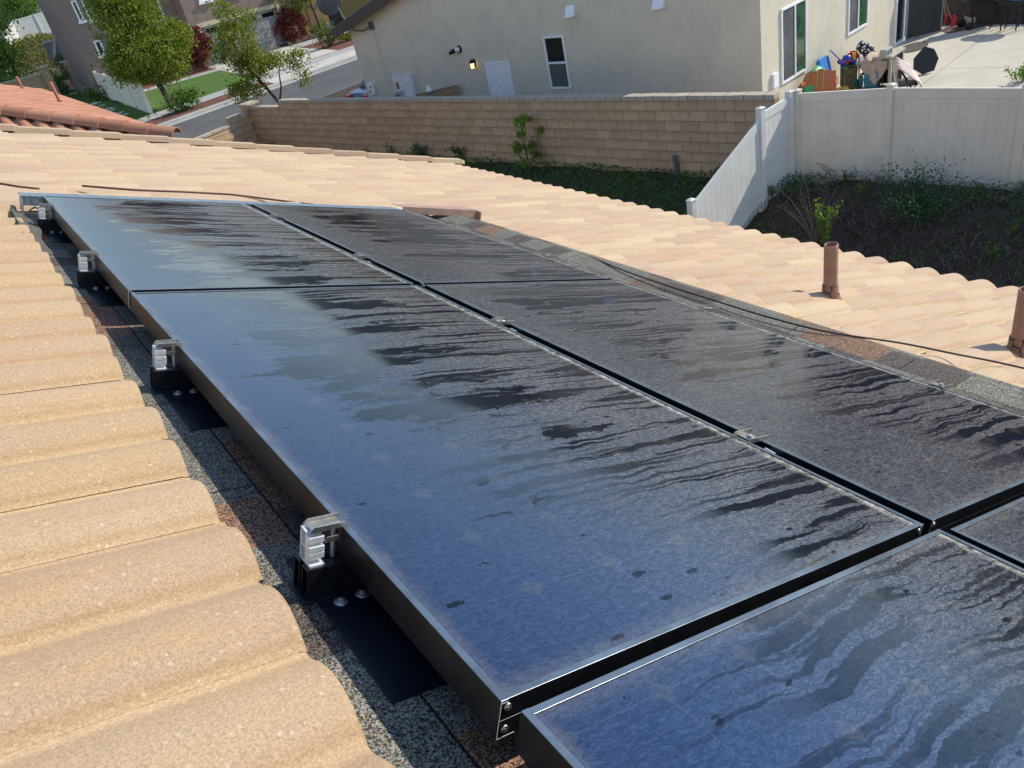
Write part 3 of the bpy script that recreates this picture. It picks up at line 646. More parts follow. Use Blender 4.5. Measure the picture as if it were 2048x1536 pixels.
# flashings, pipes and cables on the roof
def roof_bits():
    m = MB(); m.prism([(2.16, 4.235, 0.010), (2.78, 4.235, 0.004), (2.78, 4.235, -0.062), (2.70, 4.235, -0.066), (2.70, 4.235, -0.04), (2.16, 4.235, -0.04)], (0, 0.006, 0))
    m.box((2.16, 4.242, 0.003), (2.78, 4.40, 0.006)); m.box((2.776, 4.18, -0.06), (2.781, 4.234, 0.002))
    tag(m.build('metal_flashing', MT['pinkmetal'], None, ROOF), 'pinkish brown bent metal flashing at the far corner of the panels', 'flashing')
    m = MB(); m.box((-0.10, 4.170, -0.055), (0.010, 4.174, -0.006)); m.box((-0.10, 4.1745, -0.010), (0.02, 4.30, -0.0065)); m.box((-0.104, 4.02, -0.07), (-0.1005, 4.17, -0.012))
    tag(m.build('sheet_flashing', MT['galv'], None, ROOF), 'small dull galvanised sheet at the far high corner of the panels', 'flashing')
    m = MB(); m.box((0.0, 4.172, -0.03), (2.14, 4.176, -0.002)); m.box((0.0, 4.1765, -0.012), (2.14, 4.33, -0.009))
    tag(m.build('head_flashing', MT['galv'], None, ROOF), 'thin bluish metal strip along the far end of the panels', 'flashing')
    # torn underlay at the far mount
    m = MB(); pts = [(-0.125, 4.10, -.07), (-0.085, 3.95, -.085), (-0.06, 3.72, -.10), (-0.085, 3.52, -.112), (-0.07, 3.25, -.117), (-0.13, 3.15, -.116), (-0.15, 3.5, -.09), (-0.155, 4.05, -.05)]
    m.add([(x, y, z) for x, y, z in pts] + [(x, y, z - .004) for x, y, z in pts], [tuple(range(8))[::-1], tuple(range(8, 16))] + [(i, (i + 1) % 8, 8 + (i + 1) % 8, 8 + i) for i in range(8)])
    tag(m.build('roofing_felt', plain('grey_felt', (0.10, 0.09, 0.075), 0.8), None, ROOF), 'torn dark underlay flap beside the farthest mount', 'roofing felt')
    m = MB(); m.tube([(-0.10, 3.93, -.055), (-0.06, 3.96, -.03), (-0.02, 3.88, -.035), (0.02, 3.84, -.04)], 0.004, 6)
    tag(m.build('loose_wire', MT['cable'], None, ROOF), 'short dark wire hanging at the farthest mount', 'wire')
    # black cable over the shingle strip and the tiles
    pts = [(2.40, 3.97, -.085), (2.47, 3.60, -.075), (2.57, 3.15, -.045), (2.60, 2.80, -.035), (2.53, 2.40, -.035), (2.50, 2.05, -.035), (2.50, 1.75, -.034), (2.50, 1.45, -.032), (2.555, 1.17, -.028), (2.74, 0.94, -.022), (2.83, 0.76, -.020), (2.92, 0.61, -.020), (2.98, 0.42, -.022), (3.0, 0.2, -.035)]
    fine = []
    for i in range(len(pts) - 1):
        p0, p1, p2, p3 = [Vector(pts[max(0, min(len(pts) - 1, i + k))]) for k in (-1, 0, 1, 2)]
        for k in range(5):
            s = k / 5; fine.append(0.5 * ((2 * p1) + (p2 - p0) * s + (2 * p0 - 5 * p1 + 4 * p2 - p3) * s * s + (3 * p1 - p0 - 3 * p2 + p3) * s ** 3))
    m = MB(); m.tube(fine, 0.0042, 8)
    tag(m.build('cable', MT['cable'], None, ROOF), 'long black cable lying along the shingle strip and over the tiles', 'cable')
    m = MB(); m.tube([(2.97, 0.43, -.020), (3.06, 0.405, -.014), (3.14, 0.385, -.016)], 0.010, 8)
    tag(m.build('cable_connector', MT['cable'], None, ROOF), 'black plug at the end of the cable on the tiles', 'cable connector')
    for i, pts in enumerate(([(0.31, 5.02, -.050), (0.60, 4.90, -.046), (0.9, 4.93, -.047), (1.2, 4.93, -.050), (1.55, 4.72, -.055), (1.9, 4.62, -.07)], [(-0.5, 5.2, -.055), (-0.16, 4.99, -.05), (-0.04, 4.93, -.06), (0.07, 4.95, -.07)])):
        m = MB(); m.tube(pts, 0.007, 6)
        tag(m.build('wire', MT['brown_wire'], None, ROOF), ['reddish brown wire lying on the tiles beyond the far panels', 'short brown wire on the tiles at the picture edge beyond the panels'][i], 'wire')
    for i, (v, u, h, l) in enumerate(((3.60, 1.795, 0.345, 'brown vent pipe standing on the tiles nearer the eave corner of the fence'), (3.52, 0.765, 0.345, 'brown vent pipe on the tiles cut by the picture edge'))):
        P = ROOF @ Vector((v, u, -0.085)); t = thing('vent_pipe', l, 'vent pipe', Matrix.Translation(P), 'vent pipes on the tiled roof')
        m = MB(); ro, ri = 0.0375, 0.0305
        m.lathe([(ro, -0.06), (ro, h - .004), (ro - .002, h), (ri + .001, h), (ri, h - .004), (ri, 0.05), (0, 0.05)], 32); m.build('pipe', MT['pipe'], t)
        m = MB(); m.lathe([(0.070, -0.03), (0.060, 0.01), (0.051, 0.035), (0.046, 0.05), (0.0435, 0.10), (0.0382, 0.105)], 28); c = m.build('collar', m_collar, t)
        m = MB(); m.box((-0.13, -0.12, -0.006), (0.17, 0.12, 0.0), M=Matrix.Rotation(PITCH, 4, 'Y')); m.build('base_flashing', MT['pinkmetal'], t)
def mk_collar():
    b = NB('cracked_collar'); o = b.obj()
    v = b.voro(b.map(o, (1, 1, 0.6)), 34, feature='DISTANCE_TO_EDGE')
    b.n('ShaderNodeSeparateXYZ', {0: o}); z = b.t.nodes[-1].outputs[2]
    cr = b.math('MULTIPLY', b.ramp(v, 0.05, 0.10, 1, 0), b.math('MULTIPLY', b.ramp(z, 0.01, 0.03), b.ramp(b.noise(o, 18), 0.40, 0.52)))
    return b.pbr(b.mix(cr, (0.36, 0.19, 0.12), (0.015, 0.012, 0.01)), 0.7)
m_collar = mk_collar()
roof_bits()

# ------------------------------------------------------------------ block wall, pilaster, fences
def wall_frame(a, b, z=0.0):
    d = (Vector(b) - Vector(a)); return Matrix.Translation((a[0], a[1], z)) @ Matrix.Rotation(math.atan2(d.y, d.x), 4, 'Z'), d.length
def block_wall():
    Mx, L = wall_frame(WALL_B, WALL_A, -3.61 - 0.2275 * 10)
    t = thing('block_wall', 'long tan concrete block wall with grey caps behind our roof', 'block wall', Mx)
    m = MB(); m.box((0, -0.10, -0.6), (L, 0.10, 0.2275 * 10)); m.build('blocks', MT['block'], t)
    m = MB(); z0 = 0.2275 * 10; n = int(L / 0.44)
    for i in range(n):
        m.box((i * 0.44 + .004, -0.125, z0), (min(L, i * 0.44 + 0.436), 0.125, z0 + random.uniform(.098, .104)))
    m.build('caps', MT['cap'], t, bevel=0.006)
    m = MB(); m.box((L + .003, -0.10, -0.6), (L + 2.0, 0.10, 0.2275 * 9)); m.build('stepped_blocks', MT['block'], t)
    m = MB(); z1 = 0.2275 * 9
    for i in range(5): m.box((L + i * .40 + .006, -0.125, z1), (L + i * .40 + 0.398, 0.125, z1 + .1))
    m.build('caps', MT['cap'], t, bevel=0.006)
    # pilaster and return wall
    e = Mx @ Vector((L + 2.22, 0, 0)); t2 = thing('wall_pilaster', 'tan block pilaster with wide cap at the corner of the block walls', 'pilaster', Matrix.Translation((e.x, e.y, e.z)) @ Matrix.Rotation(math.atan2(0.3, 1.0), 4, 'Z'))
    m = MB(); m.box((-.22, -.22, -.6), (.22, .22, 0.2275 * 9.6)); m.build('blocks', MT['block'], t2)
    m = MB(); m.box((-.29, -.29, 0.2275 * 9.6), (.29, .29, 0.2275 * 9.6 + .09)); m.build('cap', MT['cap'], t2, bevel=0.01)
    M2 = Matrix.Translation((e.x, e.y, e.z)) @ Matrix.Rotation(math.pi + math.atan2(0.36, 1.0), 4, 'Z')
    t3 = thing('block_wall', 'short stepped block wall running from the pilaster behind the orange roof', 'block wall', M2)
    m = MB(); m.box((.23, -.09, -.8), (1.15, .09, 0.2275 * 8.6)); m.box((1.153, -.09, -.8), (4.6, .09, 0.2275 * 7.6)); m.build('blocks', MT['block'], t3)
    m = MB()
    for i in range(2): m.box((.23 + i * .46, -.12, 0.2275 * 8.6), (.23 + i * .46 + .455, .12, 0.2275 * 8.6 + .09))
    for i in range(8): m.box((1.153 + i * .43, -.12, 0.2275 * 7.6), (1.153 + i * .43 + .425, .12, 0.2275 * 7.6 + .09))
    m.build('caps', MT['cap'], t3, bevel=0.006)
block_wall()
def fence_post(P, top, h, name='post', s=0.064, cap=True):
    m = MB(); m.box((P[0] - s, P[1] - s, top - h - .4), (P[0] + s, P[1] + s, top - .035))
    if cap:
        k = s + 0.008; z = top - .035
        m.box((P[0] - k, P[1] - k, z), (P[0] + k, P[1] + k, z + .022))
        m.add([(P[0] - k, P[1] - k, z + .0222), (P[0] + k, P[1] - k, z + .0222), (P[0] + k, P[1] + k, z + .0222), (P[0] - k, P[1] + k, z + .0222), (P[0], P[1], z + .05)], [(0, 1, 4), (1, 2, 4), (2, 3, 4), (3, 0, 4)])
    return m
def fence_panel(t, a, b, za, zb, h, mat, rail=0.17, gap=0.064, bw=0.165):
    """boards and rails between two posts; tops za -> zb"""
    a = Vector((a[0], a[1], 0)); b = Vector((b[0], b[1], 0)); d = b - a; L = d.length; d /= L; n = Vector((-d.y, d.x, 0))
    def sl(s0, s1, lo, hi, th):
        vs = []
        for (s, q) in ((s0, -1), (s1, -1), (s1, 1), (s0, 1)):
            p = a + d * s + n * (th * q); zt = za + (zb - za) * s / L; vs.append((p.x, p.y, zt - lo))
        for (s, q) in ((s0, -1), (s1, -1), (s1, 1), (s0, 1)):
            p = a + d * s + n * (th * q); zt = za + (zb - za) * s / L; vs.append((p.x, p.y, zt - hi))
        return vs, [(3, 2, 1, 0), (4, 5, 6, 7), (0, 1, 5, 4), (1, 2, 6, 5), (2, 3, 7, 6), (3, 0, 4, 7)]
    m = MB(); m.add(*sl(gap, L - gap, h, h - rail, 0.025)); m.build('bottom_rail', mat, t, bevel=0.004)
    m = MB(); m.add(*sl(gap, L - gap, rail, 0.0, 0.025)); m.build('top_rail', mat, t, bevel=0.004)
    m = MB(); s = gap + .004; k = max(1, round((L - 2 * gap) / bw)); w_ = (L - 2 * gap) / k
    for i in range(k): m.add(*sl(gap + i * w_ + .004, gap + (i + 1) * w_ - .004, h - rail, rail, 0.012))
    m.add(*sl(gap, L - gap, h - rail, rail, 0.008)); m.build('boards', mat, t)
FT = -3.43
def fences():
    t = thing('vinyl_fence', 'cream vinyl privacy fence with wide boards in front of the patio', 'fence')
    for P in FENCE_P: fence_post(P, FT + 0.03, 1.9).build('post', MT['vinyl'], t, bevel=0.005)
    for a, b in zip(FENCE_P, FENCE_P[1:]): fence_panel(t, a, b, FT - .05, FT - .05, 1.80, MT['vinyl'])
    t = thing('vinyl_fence', 'white vinyl fence descending the slope diagonally from the fence corner', 'fence')
    D = [(12.955, 9.315), (11.95, 9.215), (9.74, 9.02)]; Z = [FT + .01, FT + .0, -4.40]
    for P, z in zip(D, Z): fence_post(P, z + 0.03, 1.9).build('post', MT['white'], t, bevel=0.005)
    fence_panel(t, D[0], D[1], Z[0] - .07, Z[1] - .09, 1.8, MT['white'])
    fence_panel(t, D[1], D[2], Z[1] - .16, Z[2] - .09, 1.72, MT['white'])
fences()

# ------------------------------------------------------------------ foliage
def leaf_mesh(name, pos, size, mat, parent=None, up=0.4, M=None, aspect=0.55, updir=None):
    """one pointed leaf-sized face at every position"""
    n = len(pos); a = rng.normal(size=(n, 3)); a[:, 2] += up if updir is None else updir
    a /= np.linalg.norm(a, axis=1)[:, None]
    b = rng.normal(size=(n, 3)); b -= a * (a * b).sum(1)[:, None]; b /= np.linalg.norm(b, axis=1)[:, None]
    nn = np.cross(a, b)
    s = size * rng.uniform(0.6, 1.3, n)[:, None]
    v = np.stack([pos - a * s * .5, pos + b * s * aspect * .5 + nn * s * .10, pos + a * s * .5, pos - b * s * aspect * .5 + nn * s * .10], 1).reshape(-1, 3)
    me = bpy.data.meshes.new(name); f = np.arange(4 * n).reshape(-1, 4)
    me.from_pydata(v.tolist(), [], f.tolist()); me.materials.append(mat)
    o = bpy.data.objects.new(name, me); C.objects.link(o)
    if parent: o.parent = parent
    if M is not None: o.matrix_local = M
    return o
def crown_points(blobs, n, clump=0.35, per=28):
    """leaves in clumps spread through a set of ellipsoids (cx,cy,cz,rx,ry,rz), more of them near the skin"""
    vol = np.array([b[3] * b[4] * b[5] for b in blobs]) ** 0.75; vol /= vol.sum(); out = []
    nc = max(1, n // per)
    for k in rng.choice(len(blobs), nc, p=vol):
        b = np.array(blobs[k]); d = rng.normal(size=3); d /= np.linalg.norm(d)
        r = rng.uniform(0.25, 1.0) ** 0.5 * rng.uniform(.8, 1.12)
        c = b[:3] + d * b[3:] * r
        out.append(c + rng.normal(size=(per, 3)) * clump * np.array([1, 1, .75]) * rng.uniform(.5, 1.2))
    return np.concatenate(out)
def tree(name, label, base, trunk, limbs, blobs, nleaf, lsize, mat, clump=.35, group=None, cat='tree', per=28):
    t = thing(name, label, cat, Matrix.Translation(base), group)
    m = MB(); m.tube([p[:3] for p in trunk], [p[3] for p in trunk], 10)
    for l in limbs: m.tube([p[:3] for p in l], [p[3] for p in l], 6)
    m.build('trunk', MT['bark'], t)
    leaf_mesh('crown', crown_points(blobs, nleaf, clump, per), lsize, mat, t); return t
def shrub(name, label, base, blobs, n, size, mat, clump=.15, group=None, cat='shrub'):
    t = thing(name, label, cat, Matrix.Translation(base), group)
    m = MB()
    for k in range(6):
        b = random.choice(blobs); m.tube([(b[0] * .1, b[1] * .1, -.05), (b[0] * .6 + random.uniform(-.2, .2) * b[3], b[1] * .6 + random.uniform(-.2, .2) * b[4], b[2] * .7), (b[0] + random.uniform(-.6, .6) * b[3], b[1] + random.uniform(-.6, .6) * b[4], b[2] + .4 * b[5])], [.03, .02, .008], 5)
    m.build('stems', MT['bark'], t)
    leaf_mesh('foliage', crown_points(blobs, n, clump), size, mat, t); return t
tree('street_tree', 'full green tree on the lawn in front of the mauve house', (10.55, 50.6, -5.5),
     [(0, 0, 0, .16), (-.1, 0, 1.2, .14), (-.25, .1, 2.4, .11), (-.3, .1, 4.0, .08), (-.3, .1, 6.0, .04)],
     [[(-.15, 0, 1.6, .08), (.7, .2, 2.4, .05), (1.5, .1, 3.2, .02)], [(-.2, 0, 1.9, .08), (-1.0, .3, 2.8, .05), (-1.7, .2, 3.8, .02)], [(-.3, .1, 3, .06), (.4, -.7, 4, .03)]],
     [(-.2, 0, 3.1, 2.4, 2.3, 1.5), (.3, 0, 2.1, 1.7, 1.6, .75), (-.8, 0, 5.0, 1.5, 1.6, 1.8), (1.2, 0, 3.4, 1.5, 1.5, 1.2), (-1.3, .2, 2.6, 1.2, 1.4, .9), (.3, 0, 5.6, 1.3, 1.3, 1.4), (-.9, 0, 6.6, .9, .9, 1.1)], 32000, .165, MT['leaf_tree'], .30)
tree('street_tree', 'airy yellow green tree with forked trunk standing behind the block wall', (12.45, 37.0, -5.62),
     [(0, 0, 0, .10), (-.05, 0, .55, .085), (-.38, .05, 1.3, .07), (-.75, .1, 2.1, .055), (-1.1, .1, 2.9, .04), (-1.15, .1, 4.2, .02)],
     [[(-.06, 0, .6, .05), (.25, 0, 1.2, .04), (.4, 0, 1.9, .025), (.9, 0, 2.5, .012)], [(.4, 0, 1.9, .02), (1.2, .1, 1.9, .012), (1.7, .1, 2.1, .006)], [(-.5, 0, 1.5, .03), (-1.2, 0, 1.5, .015)], [(-.75, .1, 2.1, .03), (-.2, .2, 2.8, .015)], [(-.4, .05, 1.3, .03), (-.9, -.3, 1.9, .015)]],
     [(-1.1, 0, 3.4, 1.0, 1.0, 1.0), (-.6, 0, 2.4, .8, .9, .6), (1.4, 0, 2.1, .55, .5, .5), (-1.4, .1, 1.5, .8, .8, .55), (-1.0, 0, 4.6, .6, .6, .8), (.2, 0, 2.4, .8, .7, .3), (-.2, 0, 4.3, .35, .4, .35), (1.6, 0, 1.2, .3, .3, .3)], 8500, .13, MT['leaf_bright'], .20, per=24)
tree('street_tree', 'slender young tree beyond the driveway partly behind the satellite dish', (27.0, 64.5, -5.5),
     [(0, 0, 0, .13), (-.1, 0, 1.2, .11), (-.3, 0, 2.6, .08), (-.4, 0, 4.5, .04)], [[(-.2, 0, 1.8, .05), (.8, 0, 3, .02)], [(-.2, 0, 2, .05), (-1.2, 0, 2.9, .02)]],
     [(-1.4, 0, 3.0, 1.3, 1.2, .9), (.3, 0, 3.6, 1.3, 1.2, 1.0), (-.5, 0, 5.0, 1.6, 1.5, 1.4)], 3600, .18, MT['leaf_mid'], .3)
tree('street_tree', 'tall dark green hedge tree at the upper picture corner', (5.7, 76, -5.6),
     [(0, 0, 0, .16), (0, 0, 3, .12), (0, 0, 6, .05)], [[(0, 0, 3, .06), (1, 0, 5, .03)]],
     [(-.4, 0, 4.4, 1.9, 1.8, 2.2), (-.2, 0, 6.6, 1.7, 1.7, 1.8), (-1.8, 0, 3.4, 1.7, 1.7, 2.0), (-3.2, .5, 5.0, 2.0, 2.0, 2.6), (-1.0, 0, 1.5, 1.3, 1.3, 1.3)], 9000, .22, MT['leaf_hedge'], .36)
tree('street_tree', 'bushy green tree beyond the far white fence', (11.6, 106, -1.4),
     [(0, 0, 0, .16), (0, 0, 2.5, .1)], [[(0, 0, 1.5, .06), (.8, 0, 2.5, .03)]],
     [(0, 0, 2.9, 2.6, 2.0, 1.6), (-1.2, 0, 4.2, 1.8, 1.8, 1.5), (1.2, 0, 4.0, 1.6, 1.6, 1.4)], 4200, .28, MT['leaf_hedge'], .4)
shrub('red_shrub', 'dark red leafed shrub at the lawn side of the garage', (17.1, 65.2, -5.5), [(0, 0, 1.4, 1.25, 1.0, 1.4), (.3, 0, 2.0, .9, .8, .9)], 3600, .17, MT['leaf_red'], .2, 'red shrubs beside the garage')
shrub('red_shrub', 'dark red rounded shrub at the far side of the driveway', (24.6, 64.9, -5.5), [(0, 0, 1.35, 1.5, 1.2, 1.35), (.2, 0, 2.0, 1.0, .9, .8)], 4000, .17, MT['leaf_red'], .2, 'red shrubs beside the garage')
shrub('shrub', 'light green bush under the full lawn tree', (10.6, 47.3, -5.5), [(0, 0, .55, 1.0, .8, .65), (.5, .1, .6, .7, .6, .6), (-.6, 0, .35, .5, .5, .45)], 1900, .14, MT['leaf_shrub'], .14)
shrub('shrub', 'pink tinged bush in the bed by the driveway', (23.6, 56.0, -5.5), [(0, 0, .7, .95, .8, .75), (.5, 0, .5, .7, .6, .6)], 1300, .15, MT['leaf_mid'], .16)
shrub('shrub', 'yellow green low bush at the end of the planting bed', (25.3, 56.4, -5.5), [(0, 0, .5, .8, .7, .55)], 900, .14, MT['leaf_bright'], .15)
shrub('shrub', 'low green bush at the foot of the slender young tree', (27.6, 65.5, -5.5), [(0, 0, .45, 1.2, .8, .5)], 900, .16, MT['leaf_shrub'], .16)
shrub('shrub', 'brownish bush beside the mauve house side fence', (9.2, 66.0, -5.6), [(0, 0, .5, .7, .8, .55)], 700, .16, MT['leaf_mid'], .16)

# ------------------------------------------------------------------ slope planting (nobody could count these)
def scatter(n, y0, y1, d0, d1):
    y = rng.uniform(y0, y1, n * 2); d = rng.uniform(d0, d1, n * 2)
    x = np.array([bound_x(float(a)) for a in y]) - d
    z = np.array([terrain(float(a), float(b)) for a, b in zip(x, y)])
    return np.stack([x, y, z], 1)[:n]
def fence_y(x): return 9.02 + (x - 9.74) * 0.092
def slope_planting():
    P = scatter(42000, 9.0, 30, 0.12, 6.5); P = P[P[:, 1] > np.array([fence_y(a) for a in P[:, 0]]) + .08]
    hgt = 0.10 + 0.16 * np.abs(np.sin(P[:, 0] * 2.3) * np.sin(P[:, 1] * 1.9 + P[:, 0])) 
    P[:, 2] += rng.uniform(0, 1, len(P)) * hgt
    tag(leaf_mesh('ground_cover', P, .085, MT['leaf_cover'], up=.9), 'dark green leafy ground cover along the foot of the block wall', 'ground cover', kind='stuff')
    # dry tangle on the fence side
    P = scatter(17000, -2, 9.2, 0.1, 7.0); P = P[P[:, 1] < np.array([fence_y(a) for a in P[:, 0]]) - .08]
    n = len(P); m = MB(); a = rng.uniform(0, 2 * np.pi, n); l = rng.uniform(.08, .34, n); h = rng.uniform(.0, .14, n); el = rng.normal(0, .35, n)
    v = []; f = []
    for i in range(n):
        p = P[i] + np.array([0, 0, h[i]]); d = np.array([math.cos(a[i]), math.sin(a[i]), el[i]]) * l[i]; q = np.array([-math.sin(a[i]), math.cos(a[i]), .3]) * .0055
        k = len(v); bend = np.array([0, 0, .25 * l[i]]); mid = p + d * .5 + bend
        v += [tuple(p - q), tuple(p + q), tuple(mid + q), tuple(mid - q), tuple(p + d + q), tuple(p + d - q)]
        f += [(k, k + 1, k + 2, k + 3), (k + 3, k + 2, k + 4, k + 5)]
    m.v = v; m.f = f; m.m = [0] * len(f); m.sm = [False] * len(f)
    tag(m.build('dry_ground_cover', MT['dry']), 'grey brown tangle of dead stems covering the slope below the fence', 'dry plants', kind='stuff')
    cl = []
    for k in range(130):
        c = P[rng.integers(len(P))]; r = rng.uniform(.15, .5)
        q = c + rng.normal(size=(rng.integers(25, 130), 3)) * np.array([r, r, .05]); q[:, 2] = np.array([terrain(float(x), float(y)) for x, y in q[:, :2]]) + rng.uniform(.03, .22, len(q)); cl.append(q)
    cl = np.concatenate(cl)
    tag(leaf_mesh('slope_weeds', cl, .075, MT['leaf_cover'], up=1.2, aspect=.4), 'low green weeds sprouting through the dead stems on the slope', 'weeds', kind='stuff')
slope_planting()
def sprig(name, label, base, h, n, spread, mat, lsize=.07, nst=5, group=None, cat='plant', up=.8, stem=None, lower=0.2):
    t = thing(name, label, cat, Matrix.Translation(base), group); m = MB(); pts = []
    for k in range(nst):
        a = rng.uniform(0, 6.28); r = spread * rng.uniform(.3, 1); hh = h * rng.uniform(.6, 1)
        path = [Vector((0, 0, -.06)), Vector((math.cos(a) * r * .25, math.sin(a) * r * .25, hh * .4)), Vector((math.cos(a) * r * .65, math.sin(a) * r * .65, hh * .78)), Vector((math.cos(a) * r, math.sin(a) * r, hh))]
        m.tube(path, [.006 + h * .004, .005 + h * .003, .004, .002], 5)
        for q in range(n // nst):
            s = rng.uniform(lower, 1) * 3; i = min(2, int(s)); p = path[i].lerp(path[i + 1], s - i); pts.append(np.array(p) + rng.normal(size=3) * spread * .11)
    m.build('stems', stem or MT['twig'], t)
    if pts: leaf_mesh('leaves', np.array(pts), lsize, mat, t, up=up)
    return t
tz = terrain
def on(px, py, dz=0.0):
    """point of the terrain seen at a pixel"""
    d = ray(px, py); t = 3.0
    while t < 80:
        p = CW + d * t
        if p[2] <= tz(p[0], p[1]): break
        t += .02
    return (p[0], p[1], tz(p[0], p[1]) + dz)
sb = on(1062, 352); 
tree('sapling', 'young sapling with pale green leaves in front of the block wall', sb,
     [(0, 0, -.1, .03), (.0, 0, .4, .024), (-.03, .02, .9, .014), (.0, 0, 1.45, .006)], [[(0, 0, .25, .014), (.25, -.1, .6, .01), (.5, -.2, 1.15, .004)], [(0, 0, .3, .012), (-.2, .1, .6, .008), (-.25, .15, .95, .004)], [(0, 0, .7, .01), (.15, .1, 1.1, .006), (.22, .1, 1.5, .003)]],
     [(0, 0, 1.45, .14, .14, .12), (.2, .08, 1.42, .12, .12, .1), (.45, -.18, 1.08, .14, .12, .1), (-.2, .12, .75, .13, .13, .14), (.15, 0, .7, .16, .16, .14), (-.05, 0, 1.15, .1, .1, .1), (-.1, 0, .4, .1, .1, .1), (.3, -.1, .5, .1, .1, .1)], 620, .12, MT['leaf_sapling'], .06, cat='sapling', per=10)
sprig('shrub', 'upright green shoot lit by the sun beside the bare twigs', on(1650, 500), 1.0, 420, .28, MT['leaf_sapling'], .075, 7, cat='shrub')
sprig('bare_shrub', 'leafless grey twiggy shrub on the slope near the diagonal fence', on(1630, 490), 1.25, 0, .85, MT['dry'], .05, 13, cat='shrub')
sprig('feathery_plant', 'dark green feathery plant sprawling down the slope', on(1830, 440), .75, 2600, 1.1, MT['leaf_fern'], .05, 26, cat='plant', stem=MT['leaf_fern'])
for i, (px, py, h, n, s_, l) in enumerate([(1733, 345, .45, 60, .08, 'single leafy weed against the fence left of the middle post'), (1850, 330, .62, 160, .3, 'tall grassy weeds standing against the fence boards'), (1890, 352, .45, 90, .22, 'lower grassy tuft beside the tall weeds at the fence'), (1984, 360, .3, 30, .07, 'small weed at the fence near the picture edge')]):
    sprig('weed', l, on(px, py + 12), h, n, s_, MT['leaf_shrub'], .055, 6 if i != 1 else 10, 'weeds at the foot of the vinyl fence', stem=MT['leaf_shrub'])
for i, (px, py, l) in enumerate([(1545, 395, 'small leafy weed at the corner under the diagonal fence'), (1690, 370, 'weed clump under the first fence panel'), (1720, 400, 'low bright weed on the upper slope'), (1925, 410, 'yellowish shoot on the slope below the fence'), (1960, 400, 'pair of pale shoots on the slope near the picture edge'), (1860, 440, 'pale shoot in front of the feathery plant'), (2020, 470, 'bushy green weed at the picture edge'), (1980, 520, 'green weed patch low on the slope')]):
    sprig('weed', l, on(px, py), .3, 70, .16, MT['leaf_shrub'], .06, 6, 'weeds on the slope', stem=MT['leaf_shrub'])
for i, (px, py, l) in enumerate([(850, 316, 'bushy weed at the foot of the wall, left one'), (930, 318, 'bushy weed with lilac tint at the foot of the wall'), (790, 308, 'small weed at the foot of the wall far along')]):
    sprig('weed', l, on(px, py), .45, 300, .55, MT['leaf_fern'], .08, 12, 'weeds at the foot of the block wall')
def vines():
    m = MB()
    for k in range(16):
        b = np.array(on(1590 + rng.uniform(-12, 10), 352)); p = [b + np.array([0, 0, rng.uniform(0, .05)])]
        d = np.array([rng.uniform(-.2, .05), -rng.uniform(.2, 1.1), 0])
        hh = rng.uniform(.1, .38)
        for s in (.2, .45, .7, 1): p.append(p[0] + d * s + np.array([rng.normal() * .05, rng.normal() * .05, hh * math.sin(s * 2.6)]))
        m.tube([tuple(q) for q in p], .006, 5)
    tag(m.build('dead_vine', MT['bark']), 'tangle of dead vine stems in the fence corner', 'vine')
vines()
m = MB(); b = on(1352, 352)
m.tube([(b[0], b[1], b[2] - .1), (b[0], b[1], b[2] + .42)], .045, 12); m.tube([(b[0] + .11, b[1] - .02, b[2] - .1), (b[0] + .11, b[1] - .02, b[2] + .30)], .03, 10); m.tube([(b[0], b[1], b[2] + .40), (b[0], b[1], b[2] + .46)], .06, 12)
tag(m.build('irrigation_riser', plain('grey_plastic', (0.16, 0.17, 0.17), .5)), 'grey irrigation pipe stub standing in the ground cover by the wall', 'pipe')

